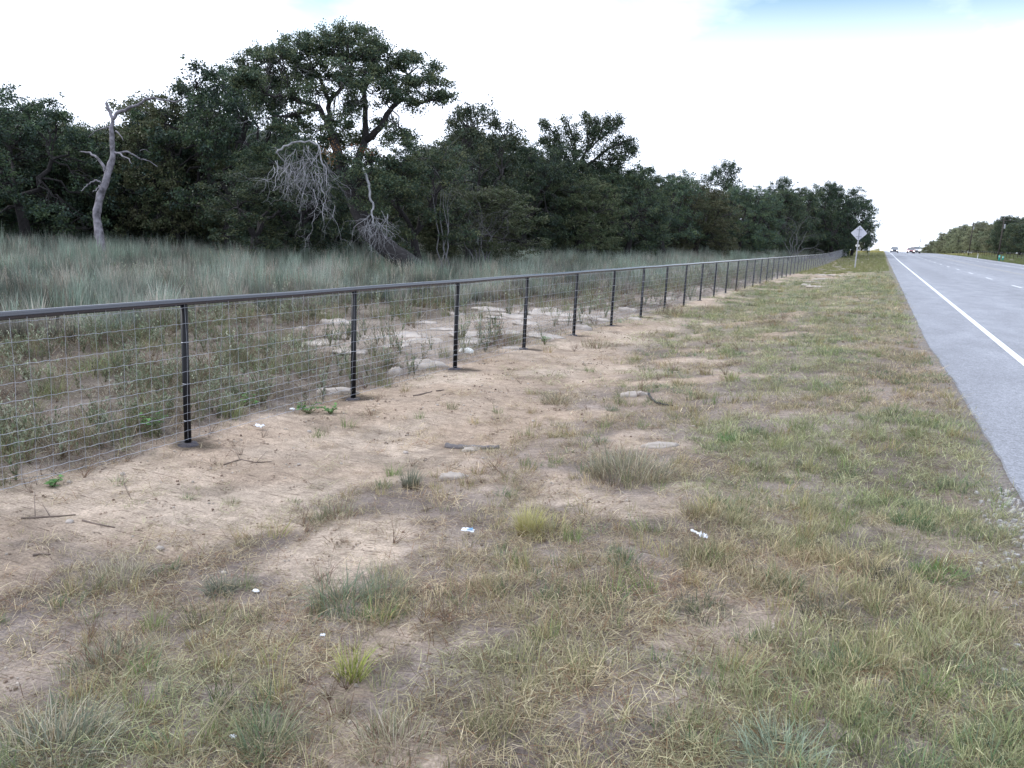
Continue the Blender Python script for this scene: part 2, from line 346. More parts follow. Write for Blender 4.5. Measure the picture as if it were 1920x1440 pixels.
GRASSB = [pb(*q) for q in [(1250, 590, 60, 18, .8), (1130, 645, 60, 20, .6), (1040, 740, 60, 22, .8), (930, 780, 40, 18, .5), (1170, 870, 100, 22, .8), (640, 945, 60, 18, .7), (770, 900, 30, 20, .5), (1330, 585, 50, 12, .6), (1440, 540, 50, 8, .5), (220, 1075, 110, 26, .6), (1110, 770, 40, 12, .4), (860, 870, 24, 10, .4)]]
def sandness(x, y):
    x = np.asarray(x, float); y = np.asarray(y, float)
    xe = np.interp(y, sand_edge[:, 0]*0+sand_edge[:, 1], sand_edge[:, 0])
    wob = (fbm(x, y, 1.3, 51, 4)-0.5)*1.9
    s = 1-ss(-0.45, 0.45, x-xe+wob)
    lf = ss(FX-0.55, FX-0.05, x + (fbm(x, y, 0.8, 57, 3)-0.5)*0.9)
    s = s*lf*(1-0.85*ss(100, 135, y)) + blobs(x, y, SANDB, 0)*1.1*(fbm(x, y, 0.5, 61, 3)*1.1+0.35) - blobs(x, y, GRASSB, 0)*fbm(x, y, 0.4, 62, 3)*1.6
    # small bare spots in the verge grass
    s = s + 0.8*ss(0.60, 0.72, fbm(x, y, 0.75, 71, 4))*np.clip(1-(x+1.0)/2.0, 0.15, 1)*(x > FX)
    return np.clip(s, 0, 1)
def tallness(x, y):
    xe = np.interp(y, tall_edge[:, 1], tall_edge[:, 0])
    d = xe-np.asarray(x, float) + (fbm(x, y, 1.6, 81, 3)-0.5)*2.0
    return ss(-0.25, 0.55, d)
def lerp(a, b, t): return np.asarray(a)*(1-t[..., None]) + np.asarray(b)*t[..., None]
def ground_col(x, y):
    s = sandness(x, y)
    n = fbm(x, y, 2.2, 91, 4); n2 = fbm(x, y, 0.6, 95, 3)
    litter = lerp((0.195, 0.160, 0.145), (0.320, 0.268, 0.240), ss(0.3, 0.7, n2))
    green = lerp((0.145, 0.150, 0.095), (0.195, 0.190, 0.125), ss(0.3, 0.7, n))
    far = ss(9, 38, y)*(x > FX-0.3)
    base = litter*(1-(far*0.85)[..., None]) + green*(far*0.85)[..., None]
    crest = ss(230, 285, y)*(x > FX-3)
    base = base*(1-crest[..., None]) + np.array((0.36, 0.34, 0.17))*crest[..., None]  # sunlight on the far crest put into the ground colour
    sandc = lerp((0.440, 0.340, 0.262), (0.525, 0.425, 0.340), ss(0.35, 0.65, fbm(x, y, 1.1, 99, 4)))
    sandc = sandc*(1-0.28*ss(0.58, 0.74, fbm(x, y, 0.5, 101, 4)))[..., None]
    col = base*(1-s[..., None]) + sandc*s[..., None]
    # beyond the fence
    w = ss(FX-0.3, FX-0.9, x)*0 + np.clip((FX-0.3-x)/0.6, 0, 1)
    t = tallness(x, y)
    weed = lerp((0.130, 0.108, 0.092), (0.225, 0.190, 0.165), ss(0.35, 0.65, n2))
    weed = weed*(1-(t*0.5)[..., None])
    ws = np.clip(blobs(x, y, ROCKB, 0)*1.2 - 0.15 + (n2-0.5)*0.8, 0, 1)*(1-t)
    weed = weed*(1-ws[..., None]) + np.array((0.38, 0.32, 0.275))*ws[..., None]
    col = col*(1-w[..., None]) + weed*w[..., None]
    forest = ss(0, 1, np.clip((-x-26)/4, 0, 1))*0
    # dark overspray on the ground under each post
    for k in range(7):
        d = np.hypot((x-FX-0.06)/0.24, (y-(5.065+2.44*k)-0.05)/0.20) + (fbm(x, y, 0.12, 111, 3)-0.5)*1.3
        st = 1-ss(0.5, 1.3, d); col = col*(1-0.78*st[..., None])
    # gravel at the pavement's edge
    e = 1-ss(0.03, 0.30, np.minimum(np.abs(x-RX0(y)), np.abs(x-RX1)) + (n2-0.5)*0.35)
    col = col*(1-0.6*e[..., None]) + np.array((0.27, 0.25, 0.235))*(0.6*e[..., None])
    return col
ROCKB = [pb(*q) for q in [(640, 615, 60, 14, .8), (760, 632, 110, 18, 1), (940, 590, 90, 16, 1), (900, 612, 140, 18, 1), (1050, 590, 120, 18, .9), (820, 655, 80, 14, .8), (1150, 590, 80, 14, .8), (1230, 560, 60, 8, .8), (1310, 545, 50, 8, .8), (640, 650, 50, 8, .7), (800, 690, 90, 12, .6)]]

def axis(lo, hi, fine_lo, fine_hi, step, grow):
    a = list(np.arange(fine_lo, fine_hi, step)); s = step; v = fine_lo
    while v > lo: s *= grow; v -= s; a.insert(0, v)
    s = step; v = a[-1]
    while v < hi: s *= grow; v += s; a.append(v)
    return np.array(a)
def ground_mesh():
    xs = axis(-900, 900, -9.5, 1.3, 0.05, 1.09)
    ys = [-60, -30, -12, -5, -2, 0.0]; y = 0.8
    while y < 1500: ys.append(y); y += max(0.045, y*0.0105)
    ys = np.array(ys)
    X, Y = np.meshgrid(xs, ys); Z = tz(X, Y)
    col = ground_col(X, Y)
    nx, ny = len(xs), len(ys)
    v = np.stack([X.ravel(), Y.ravel(), Z.ravel()], 1)
    i = np.arange(nx*(ny-1)).reshape(ny-1, nx)[:, :-1].ravel()
    f = np.stack([i, i+1, i+nx+1, i+nx], 1)
    me = bpy.data.meshes.new('ground')
    me.vertices.add(len(v)); me.vertices.foreach_set('co', v.ravel())
    me.loops.add(f.size); me.loops.foreach_set('vertex_index', f.ravel().astype(np.int32))
    me.polygons.add(len(f)); me.polygons.foreach_set('loop_start', np.arange(len(f), dtype=np.int32)*4)
    me.polygons.foreach_set('use_smooth', np.ones(len(f), bool))
    me.update(calc_edges=True)
    a = me.attributes.new('Col', 'FLOAT_COLOR', 'POINT'); cc = np.ones((len(v), 4)); cc[:, :3] = col.reshape(-1, 3); a.data.foreach_set('color', cc.ravel())
    me.materials.append(M['ground'])
    o = bpy.data.objects.new('ground', me); C.objects.link(o); tag(o, kind='structure')
    print('ground', len(v))
ground_mesh()

# ------------------------------------------------------------------ road
def strip(x0, x1, y0, y1, lift, dy=4.0, mb=None, thick=0.0, wob=0.0):
    mb = mb or MB(); ys = [y0]
    while ys[-1] < y1: ys.append(min(y1, ys[-1]+max(0.10 if wob else dy, (0.02*ys[-1] if wob else dy))))
    ys = np.array(ys); n = len(ys); z = zroad(ys)+lift
    xa = (x0(ys) if callable(x0) else x0) + (fbm(ys*0+3, ys, 0.5, 5, 4, 0.7)-0.5)*wob*1.5; xb = np.full(n, x1) + (fbm(ys*0+9, ys, 0.9, 6, 3)-0.5)*wob
    v = np.concatenate([np.stack([xa, ys, z], 1), np.stack([xb, ys, z], 1), np.stack([xa-0.04*(thick > 0), ys, z-thick], 1), np.stack([xb+0.04*(thick > 0), ys, z-thick], 1)])
    f = []
    for i in range(n-1):
        f.append((i, n+i, n+i+1, i+1))
        if thick: f.append((2*n+i, i, i+1, 2*n+i+1)); f.append((n+i, 3*n+i, 3*n+i+1, n+i+1))
    mb.add(v, f); return mb
road = strip(RX0, RX1, -40, 1400, 0.0, thick=0.10, wob=0.07).build('road', M['road']); tag(road, kind='structure')
for x in (2.0, 16.5):
    o = strip(x-0.055, x+0.055, -20, 500, 0.004, 5).build('edge_line', M['white_paint'], road)
for x in (5.9, 13.4):
    for k in range(26):
        y = 42.5 + (k-4)*10.8
        if y < -5: continue
        strip(x-0.05, x+0.05, y, y+3.0, 0.004, 1.5).build('lane_dash', M['white_paint'], road)
for x in (9.55, 9.75): strip(x-0.05, x+0.05, -20, 500, 0.004, 5).build('centre_line', M['yellow_paint'], road)
for x in (11.9, 14.9): strip(x-0.10, x+0.10, -20, 400, 0.004, 5).build('tar_seam', M['seam'], road)

# ------------------------------------------------------------------ fence
fence = empty('wire_fence', (FX, 5.065, float(zfence(5.065))))
tag(fence, 'long black pipe rail fence with galvanised wire mesh along the sandy verge', 'fence')
fo = np.array(fence.location)
RH = 1.238                       # rail axis height
NP = 64
post_mb = MB(); post_mb.tube([(0, 0, -0.25), (0, 0, RH-0.02)], 0.030, 14)
pm = post_mb.build('post', M['black'], fence, smooth=False, link=True); pmesh = pm.data
pmesh.polygons.foreach_set('use_smooth', [len(p.vertices) == 4 for p in pmesh.polygons])
foot = MB(); th = np.linspace(0, 2*PI, 14, endpoint=False)
rr = 0.085*(1+0.35*rng.random(14)); foot.add(np.concatenate([np.stack([rr*np.cos(th), rr*np.sin(th), 0*th-0.02], 1), np.stack([0.7*rr*np.cos(th), 0.7*rr*np.sin(th), 0*th+0.018], 1), [[0, 0, 0.026]]]),
    [(i, (i+1) % 14, 14+(i+1) % 14, 14+i) for i in range(14)] + [(14+i, 14+(i+1) % 14, 28) for i in range(14)])
first = None
for k in range(-1, NP):
    y = 5.065 + 2.44*k; z = float(zfence(y))
    if k == -1: p = pm
    else: p = pm.copy(); C.objects.link(p); p.parent = fence
    p.location = np.array([FX, y, z]) - fo
    g = float(tz(FX, y))
    if k < 12:
        if first is None: first = foot.build('footing', M['caulk'], p, smooth=True); q = first
        else: q = first.copy(); C.objects.link(q); q.parent = p
        q.location = (0.0, 0.0, g-z); q.rotation_euler = (0, 0, random.random()*6)
ys = np.concatenate([np.arange(0.4, 5.065+2.44*(NP-1), 2.44/2), [5.065+2.44*(NP-1)+0.03]])
rail = MB(); rail.tube(np.stack([ys*0+FX, ys, zfence(ys)+RH+0.003*np.sin(ys*1.7)], 1)-fo, 0.031, 16)
ro = rail.build('top_rail', M['rail'], fence, smooth=True)
WX = 0.033                       # the mesh hangs on the road side of the posts
hts = [1.195, 1.06, 0.90, 0.777, 0.652, 0.543, 0.444, 0.364, 0.292, 0.22, 0.137, 0.06]
for j, hgt in enumerate(hts):
    yy = [0.6]
    while yy[-1] < 155: yy.append(yy[-1] + (0.0635 if yy[-1] < 16 else 0.30))
    yy = np.array(yy); kink = np.where(np.arange(len(yy)) % 2 == 0, 0.0028, -0.0028)*(yy < 16)
    wv = (fbm(yy*0+j*3.7, yy, 1.6, 12+j, 2)-0.5)*0.022*(1 if hgt < 1.1 else 0.3)
    w = MB(); w.tube(np.stack([yy*0+FX+WX + (fbm(yy*0+j, yy, 1.0, 44, 2)-0.5)*0.012, yy, zfence(yy)+hgt+kink+wv], 1)-fo, 0.0019 if j not in (0, 11) else 0.0021, 3, cap=False)
    w.build('line_wire', M['wire'], fence)
stay = MB(); zz = np.linspace(0.05, 1.225, 9); stay.tube(np.stack([0.004*np.sin(zz*9), 0.005*np.sin(zz*5+1), zz], 1), 0.0014, 3, cap=False)
sm = stay.build('stay_wire', M['wire'], None, link=False).data
ns = 0; far = MB(); y = 0.9
while y < 150:
    z = float(zfence(y))
    if ns < 280:
        o = bpy.data.objects.new('stay_wire', sm); C.objects.link(o); o.parent = fence; o.location = np.array([FX+WX+random.uniform(-.004, .004), y, z])-fo
        o.rotation_euler = (random.gauss(0, 0.012), random.gauss(0, 0.004), random.random()*6)
    else: far.tube(np.array([[FX+WX, y, z+0.05], [FX+WX, y, z+1.225]])-fo, 0.0017, 3, cap=False)
    ns += 1; y += 0.1255
tag(far.build('stay_wire', M['wire'], fence), kind='stuff')
clip = MB(); tt = np.linspace(-0.3, PI+0.3, 9); clip.tube(np.stack([0.033*np.sin(tt)+0.002, 0.033*np.cos(tt), 0*tt], 1), 0.0022, 4)
cm = clip.build('wire_tie', M['wire'], None, link=False).data
for ch in [c for c in fence.children if c.name.startswith('post')][:9]:
    for hgt in (0.90, 0.543, 0.22):
        o = bpy.data.objects.new('wire_tie', cm); C.objects.link(o); o.parent = ch; o.location = (0, 0, hgt)

# ------------------------------------------------------------------ blades, tufts
def blades(mb, base, h, w, ang, lean, col, segs=3, curl=0.6, tipcol=None, rootcol=None):
    "a batch of tapering blades: base (n,3), height, width, heading, lean 0..1, colour (n,3)"
    n = len(base); dx = np.cos(ang); dy = np.sin(ang)
    ts = np.linspace(0, 1, segs+1); nv = 2*segs+1
    V = np.zeros((n, nv, 3)); K = np.zeros((n, nv, 3))
    pa = ang + PI/2 + rng.normal(0, 0.5, n); sxn = np.cos(pa); syn = np.sin(pa)
    for i, t in enumerate(ts):
        el = lean*(1-curl+curl*t)                       # bends over more near the tip
        hor = h*np.sin(el*PI/2)*t; ver = h*np.cos(el*PI/2)*t
        ctr = base + np.stack([dx*hor, dy*hor, ver], 1)
        ww = w*(1-t**1.6)*0.5
        c = col.copy()
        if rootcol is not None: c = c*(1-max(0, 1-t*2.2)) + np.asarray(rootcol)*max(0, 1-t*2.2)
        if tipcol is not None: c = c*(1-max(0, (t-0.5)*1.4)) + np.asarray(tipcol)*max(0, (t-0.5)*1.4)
        if i < segs:
            V[:, 2*i] = ctr + np.stack([sxn*ww, syn*ww, 0*ww], 1); V[:, 2*i+1] = ctr - np.stack([sxn*ww, syn*ww, 0*ww], 1); K[:, 2*i] = c; K[:, 2*i+1] = c
        else: V[:, 2*i] = ctr; K[:, 2*i] = c
    F = []
    for b in range(n):
        o = b*nv
        for i in range(segs-1): F.append((o+2*i, o+2*i+1, o+2*i+3, o+2*i+2))
        F.append((o+2*segs-2, o+2*segs-1, o+2*segs))
    mb.add(V.reshape(-1, 3), F, K.reshape(-1, 3)); return mb
def pick(cols, n, jit=0.15):
    c = np.asarray(cols, float)[rng.integers(0, len(cols), n)]; return c*(1+rng.normal(0, jit, (n, 1)))
TAN = [(0.40, 0.35, 0.25), (0.48, 0.43, 0.32), (0.33, 0.285, 0.21), (0.55, 0.50, 0.39)]
OLV = [(0.25, 0.255, 0.155), (0.30, 0.30, 0.185), (0.20, 0.22, 0.14), (0.36, 0.34, 0.22)]
GRN = [(0.14, 0.20, 0.10), (0.18, 0.24, 0.125), (0.13, 0.18, 0.115)]
BLU = [(0.185, 0.205, 0.150), (0.23, 0.245, 0.185), (0.15, 0.175, 0.125)]
RED = [(0.19, 0.115, 0.08), (0.24, 0.15, 0.10), (0.15, 0.10, 0.075)]
YEL = [(0.45, 0.42, 0.16), (0.52, 0.48, 0.22), (0.38, 0.38, 0.13), (0.50, 0.44, 0.25)]
def proto_col(name):
    c = bpy.data.collections.new(name); return c
def tuft(kind):
    mb = MB()
    if kind == 'short':
        n = 30; r = 0.055*np.sqrt(rng.random(n))*1.6; a = rng.random(n)*2*PI
        base = np.stack([r*np.cos(a), r*np.sin(a), 0*a-0.008], 1)
        blades(mb, base, 0.022+0.055*rng.random(n)**1.4, 0.0021+0.0014*rng.random(n), a+rng.normal(0, 0.9, n), 0.25+0.65*rng.random(n), pick(TAN*3+OLV*3, n, 0.22), 3)
    if kind == 'straw':
        n = 26; r = 0.09*np.sqrt(rng.random(n)); a = rng.random(n)*2*PI
        base = np.stack([r*np.cos(a), r*np.sin(a), 0.002+0.012*rng.random(n)], 1)
        blades(mb, base, 0.04+0.09*rng.random(n), 0.0020+0.0013*rng.random(n), rng.random(n)*2*PI, 0.82+0.14*rng.random(n), pick(TAN*2+RED, n), 2, 0.2)
    if kind == 'wispy':
        n = 20; r = 0.05*np.sqrt(rng.random(n)); a = rng.random(n)*2*PI
        base = np.stack([r*np.cos(a), r*np.sin(a), 0*a-0.008], 1)
        blades(mb, base, 0.06+0.11*rng.random(n), 0.0024+0.0014*rng.random(n), a+rng.normal(0, 0.6, n), 0.10+0.55*rng.random(n), pick(TAN+OLV*2, n), 4, 0.8)
    if kind == 'green':
        n = 34; r = 0.05*np.sqrt(rng.random(n)); a = rng.random(n)*2*PI
        base = np.stack([r*np.cos(a), r*np.sin(a), 0*a-0.008], 1)
        blades(mb, base, 0.03+0.065*rng.random(n), 0.003+0.002*rng.random(n), a+rng.normal(0, 0.5, n), 0.2+0.6*rng.random(n), pick(GRN+BLU+OLV, n), 3)
    if kind == 'tall':
        n = 34; r = 0.15*np.sqrt(rng.random(n)); a = rng.random(n)*2*PI
        base = np.stack([r*np.cos(a), r*np.sin(a), 0*a-0.02], 1)
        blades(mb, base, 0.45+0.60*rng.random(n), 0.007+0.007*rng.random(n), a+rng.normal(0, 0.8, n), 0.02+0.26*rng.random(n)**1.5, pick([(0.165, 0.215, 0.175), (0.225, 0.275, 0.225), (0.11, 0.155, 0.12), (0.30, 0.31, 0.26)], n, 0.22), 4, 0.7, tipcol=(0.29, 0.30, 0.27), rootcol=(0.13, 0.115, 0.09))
    if kind == 'tallred':
        n = 32; r = 0.14*np.sqrt(rng.random(n)); a = rng.random(n)*2*PI
        base = np.stack([r*np.cos(a), r*np.sin(a), 0*a-0.02], 1)
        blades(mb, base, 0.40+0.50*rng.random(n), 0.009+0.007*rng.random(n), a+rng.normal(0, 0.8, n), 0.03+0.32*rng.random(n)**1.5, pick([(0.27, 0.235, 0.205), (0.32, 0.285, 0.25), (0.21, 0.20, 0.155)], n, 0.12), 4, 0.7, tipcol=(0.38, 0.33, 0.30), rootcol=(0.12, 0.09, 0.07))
    if kind == 'mid':
        n = 46; r = 0.13*np.sqrt(rng.random(n)); a = rng.random(n)*2*PI
        base = np.stack([r*np.cos(a), r*np.sin(a), 0*a-0.02], 1)
        blades(mb, base, 0.12+0.26*rng.random(n), 0.005+0.003*rng.random(n), a+rng.normal(0, 0.7, n), 0.1+0.5*rng.random(n), pick([(0.17, 0.21, 0.09), (0.22, 0.24, 0.11), (0.26, 0.24, 0.15), (0.19, 0.16, 0.11)], n), 3, 0.7)
    if kind in ('weed', 'weedpale'):
        cs = [(0.155, 0.19, 0.12), (0.20, 0.225, 0.155), (0.24, 0.235, 0.17)] if kind == 'weed' else [(0.30, 0.32, 0.25), (0.36, 0.355, 0.29), (0.20, 0.235, 0.175)]
        for k in range(7):
            a = rng.random()*2*PI; ln = 0.14+0.30*rng.random(); le = 0.2+0.35*rng.random()
            m = 5; t = np.linspace(0, 1, m); p = np.stack([np.cos(a)*le*ln*t**1.3, np.sin(a)*le*ln*t**1.3, ln*t-0.01], 1) + rng.normal(0, 0.008, (m, 3))
            mb.tube(p, np.linspace(0.0028, 0.0012, m), 3, col=(0.17, 0.13, 0.09), cap=False)
            nl = 13; ti = rng.random(nl)**0.7; b = np.stack([np.interp(ti, t, p[:, j]) for j in range(3)], 1)
            blades(mb, b, 0.022+0.035*rng.random(nl), 0.010+0.008*rng.random(nl), rng.random(nl)*2*PI, 0.3+0.6*rng.random(nl), pick(cs, nl, 0.15), 2, 0.5)
    if kind == 'clod':
        for k in range(5):
            r = rng.uniform(.002, .0075); v = np.array([(-1,-1,-.7),(1,-1,-.7),(1,1,-.7),(-1,1,-.7),(-.7,-.7,.7),(.7,-.7,.7),(.7,.7,.7),(-.7,.7,.7)])*r*rng.uniform(.6, 1.15, (8, 3)); a = rng.random()*6.28
            v = v@np.array([[math.cos(a), -math.sin(a), 0], [math.sin(a), math.cos(a), 0], [0, 0, 1]]).T + np.array([rng.normal(0, .03), rng.normal(0, .03), r*.3])
            mb.add(v, [(0,3,2,1),(4,5,6,7),(0,1,5,4),(1,2,6,5),(2,3,7,6),(3,0,4,7)], np.array(random.choice([(.42,.33,.26), (.30,.23,.18), (.52,.46,.40), (.27,.20,.155)])))
    if kind == 'seed':
        for k in range(4):
            a = rng.random()*6.28; ln = rng.uniform(.75, 1.2); t = np.linspace(0, 1, 6); le = rng.uniform(.03, .22); p = np.stack([np.cos(a)*le*ln*t**2+.05*k-.1, np.sin(a)*le*ln*t**2, ln*t], 1)
            mb.tube(p, np.linspace(.005, .003, 6), 3, col=(0.27, 0.23, 0.17), cap=False); b = p[4]+(p[5]-p[4])*rng.uniform(-.6, 1, (16, 1)); blades(mb, b, .035+.05*rng.random(16), np.full(16, .008), rng.random(16)*6.28, .15+.5*rng.random(16), pick([(.44, .40, .34), (.36, .31, .27), (.50, .48, .42)], 16), 2)
    if kind == 'brush':
        for k in range(12):
            a = rng.random()*2*PI; ln = 0.10+0.22*rng.random(); le = 0.4+0.6*rng.random()
            p = np.stack([np.cos(a)*le*ln*np.linspace(0, 1, 4), np.sin(a)*le*ln*np.linspace(0, 1, 4), ln*np.linspace(0, 1, 4)-0.01], 1)+rng.normal(0, 0.01, (4, 3))
            mb.tube(p, np.linspace(0.0026, 0.001, 4), 3, col=random.choice(RED+[(0.22, 0.19, 0.16)]), cap=False)
            b = p[rng.integers(1, 4, 5)]; blades(mb, b, 0.04+0.05*rng.random(5), np.full(5, 0.002), rng.random(5)*2*PI, 0.2+0.7*rng.random(5), pick(RED+TAN, 5), 2)
    return mb
def protos(kind, n, nm):
    col = proto_col(nm+'_kinds')
    for i in range(n):
        o = tuft(kind).build(nm, M['grass'], None, link=False, attr=True); col.objects.link(o)
    return col
def scatter(name, col, nproto, P, scale, tint, label, cat, tilt=0.08, zs=None):
    n = len(P); me = bpy.data.meshes.new(name); me.vertices.add(n); me.vertices.foreach_set('co', P.ravel())
    rot = np.stack([rng.normal(0, tilt, n), rng.normal(0, tilt, n), rng.random(n)*2*PI], 1)
    sc = np.stack([scale, scale, scale*(1 if zs is None else zs)], 1)
    for nm, ty, key, d in (('rot', 'FLOAT_VECTOR', 'vector', rot), ('scl', 'FLOAT_VECTOR', 'vector', sc), ('tint', 'FLOAT_VECTOR', 'vector', tint), ('idx', 'INT', 'value', rng.integers(0, nproto, n).astype(np.int32))):
        a = me.attributes.new(nm, ty, 'POINT'); a.data.foreach_set(key, d.ravel())
    o = bpy.data.objects.new(name, me); C.objects.link(o); me.materials.append(M['grass'])
    g = bpy.data.node_groups.new(name+'_nodes', 'GeometryNodeTree')
    g.interface.new_socket('Geometry', in_out='INPUT', socket_type='NodeSocketGeometry'); g.interface.new_socket('Geometry', in_out='OUTPUT', socket_type='NodeSocketGeometry')
    nn = g.nodes.new; l = g.links.new
    gi = nn('NodeGroupInput'); go = nn('NodeGroupOutput'); ip = nn('GeometryNodeInstanceOnPoints'); ci = nn('GeometryNodeCollectionInfo')
    ci.inputs['Collection'].default_value = col; ci.inputs['Separate Children'].default_value = True; ci.inputs['Reset Children'].default_value = True
    def na(nm, ty): x = nn('GeometryNodeInputNamedAttribute'); x.data_type = ty; x.inputs[0].default_value = nm; return x.outputs[0]
    l(gi.outputs[0], ip.inputs['Points']); l(ci.outputs[0], ip.inputs['Instance']); ip.inputs['Pick Instance'].default_value = True
    l(na('idx', 'INT'), ip.inputs['Instance Index'])
    e = nn('FunctionNodeEulerToRotation'); l(na('rot', 'FLOAT_VECTOR'), e.inputs[0]); l(e.outputs[0], ip.inputs['Rotation'])
    l(na('scl', 'FLOAT_VECTOR'), ip.inputs['Scale']); l(ip.outputs[0], go.inputs[0])
    md = o.modifiers.new('scatter', 'NODES'); md.node_group = g
    tag(o, label, cat, kind='stuff'); print(name, n)
    return o
def sample(x0, x1, y0, y1, dens, near=1.6):
    "points with a density per square metre that may fall off with distance: dens(dist)"
    P = []; y = y0
    while y < y1:
        st = max(0.5, 0.12*y); ye = min(y1, y+st); ym = (y+ye)/2
        # x bands
        xs = [x0]
        while xs[-1] < x1: xs.append(min(x1, xs[-1]+max(1.0, 0.15*ym)))
        for a, b in zip(xs[:-1], xs[1:]):
            d = math.hypot((a+b)/2, ym); n = rng.poisson(dens(d)*(b-a)*(ye-y))
            if n: P.append(np.stack([rng.uniform(a, b, n), rng.uniform(y, ye, n)], 1))
        y = ye
    P = np.concatenate(P); z = tz(P[:, 0], P[:, 1]); P = np.concatenate([P, z[:, None]], 1)
    return P[in_view(P)]

# verge grass -------------------------------------------------------
def verge_keep(P, gain=1.0, sandkeep=0.05):
    x, y = P[:, 0], P[:, 1]
    gain = gain*(0.13+0.87*ss(-2.4, -0.2, x+(fbm(x, y, 1.4, 211, 3)-0.5)*2.2)*(1-ss(5, 12, y)) + 0.80*ss(5, 12, y))
    s = sandness(x, y); clump = 0.55*fbm(x, y, 0.42, 131, 3)+0.45*fbm(x, y, 0.16, 133, 2)
    k = (1-s)**1.5*(0.22+1.2*ss(0.40, 0.62, clump))*gain + sandkeep*s*ss(0.5, 0.7, clump)
    ok = (x > FX-0.4) & ((x < RX0(y)-0.07-0.002*y) | (x > RX1+0.1))
    return (rng.random(len(P)) < k) & ok
def tint_of(P, jit=0.13):
    x, y = P[:, 0], P[:, 1]; n = fbm(x, y, 1.6, 141, 3); n2 = fbm(x, y, 0.5, 145, 2)
    g = ss(0.40, 0.66, n + 0.22*ss(8, 22, y)*(1-ss(-1.0, 0.6, x)*0.7) + 0.12*ss(-2.2, 0.5, x)*(1-ss(6, 10, y)) - 0.16*(1-ss(-2.2, -0.5, x))*(1-ss(6, 10, y)))      # 0 straw, 1 green
    t = lerp((1.10, 1.04, 0.92), (0.92, 1.04, 0.80), g)
    r = ss(0.62, 0.75, n2)*(1-g); t = t*(1-0.3*r[:, None]) + np.array((0.92, 0.70, 0.62))*0.3*r[:, None]
    return t*(1+rng.normal(0, jit, (len(P), 1)))*(0.80+0.4*n2[:, None])
def size_of(P, k=1.0, d0=5.0, p=0.55):
    d = np.hypot(P[:, 0], P[:, 1]); return k*np.maximum(1, d/d0)**p
kinds = {k: protos(k, n, nm) for k, n, nm in (('short', 6, 'short_grass_tuft'), ('straw', 5, 'straw_tuft'), ('wispy', 5, 'wispy_grass_tuft'), ('green', 4, 'green_grass_tuft'),
         ('tall', 6, 'tall_grass_tuft'), ('tallred', 4, 'russet_grass_tuft'), ('mid', 5, 'knee_high_grass_tuft'), ('weed', 5, 'leafy_weed'), ('weedpale', 4, 'pale_weed'), ('brush', 4, 'dry_brush'), ('clod', 6, 'soil_clod'), ('seed', 5, 'seed_stalk'))}
def dn(a, d0, p): return lambda d: a/max(1, d/d0)**p
P = sample(FX-0.5, 1.0, 0.9, 75, dn(500, 4.0, 1.75)); P = P[verge_keep(P, 1.0)]
scatter('verge_grass', kinds['short'], 6, P, size_of(P)*rng.uniform(0.7, 1.25, len(P)), tint_of(P), 'short patchy straw and green grass covering the roadside verge', 'grass', zs=np.clip(4.0/np.hypot(P[:, 0], P[:, 1]), .25, 1)**0.35)
P = sample(FX-0.2, 1.0, 0.9, 40, dn(260, 4.0, 1.8)); x, y = P[:, 0], P[:, 1]
k = rng.random(len(P)) < (0.85-0.68*sandness(x, y))*(0.4+ss(0.4, 0.6, fbm(x, y, 0.6, 151, 2))); k &= x < RX0(y)-0.10; P = P[k]
scatter('fallen_straw', kinds['straw'], 5, P, size_of(P)*rng.uniform(0.6, 1.2, len(P)), tint_of(P, 0.2)*0.88, 'dry fallen grass straw littering the verge soil', 'dry grass', tilt=0.15)
P = sample(FX, 1.0, 0.9, 45, dn(150, 4.0, 1.7)); P = P[verge_keep(P, 1.0, 0.03) & (fbm(P[:, 0], P[:, 1], 0.9, 161, 3) > 0.43)]
scatter('wispy_grass', kinds['wispy'], 5, P, size_of(P)*rng.uniform(0.6, 1.2, len(P)), tint_of(P), 'thin seeding grass blades standing above the verge turf', 'grass', zs=np.clip(4.0/np.hypot(P[:, 0], P[:, 1]), .25, 1)**0.5)
P = sample(FX, 1.0, 0.9, 60, dn(110, 4.0, 1.6)); q = fbm(P[:, 0], P[:, 1], 0.8, 171, 3) + 0.10*ss(8, 30, P[:, 1]) + 0.04*ss(-2, 0.5, P[:, 0]); P = P[verge_keep(P, 1.2, 0.04) & (q > 0.57)]
scatter('green_verge_grass', kinds['green'], 4, P, size_of(P)*rng.uniform(0.7, 1.3, len(P)), lerp((1.05, 1.0, 0.85), (0.85, 1.05, 1.0), fbm(P[:, 0], P[:, 1], 1.0, 5, 2))*(1+rng.normal(0, .12, (len(P), 1))), 'greener grass patches growing in the verge', 'grass', zs=np.clip(4.0/np.hypot(P[:, 0], P[:, 1]), .25, 1)**0.5)
P = sample(FX-0.3, -1.5, 0.9, 40, dn(16, 5, 1.3)); s = sandness(P[:, 0], P[:, 1]); P = P[(rng.random(len(P)) < 0.25+0.35*(s > 0.2)*(s < 0.9)) & (fbm(P[:, 0], P[:, 1], 1.1, 181, 3) > 0.46)]
scatter('dry_brush_scatter', kinds['brush'], 4, P, size_of(P, 0.42)*rng.uniform(0.25, 1.3, len(P))**1.3, np.ones((len(P), 3))*rng.uniform(0.7, 1.2, (len(P), 1)), 'reddish brown dead weed stalks scattered over the bare soil', 'dry weeds', tilt=0.3)
P = sample(FX-0.1, 0.9, 0.9, 60, dn(15, 5, 1.15)); x, y = P[:, 0], P[:, 1]; s_ = sandness(x, y)
P = P[(rng.random(len(P)) < 0.10+0.75*(1-s_)) & (x < RX0(y)-0.12) & (fbm(x, y, 0.9, 221, 3) > 0.40)]
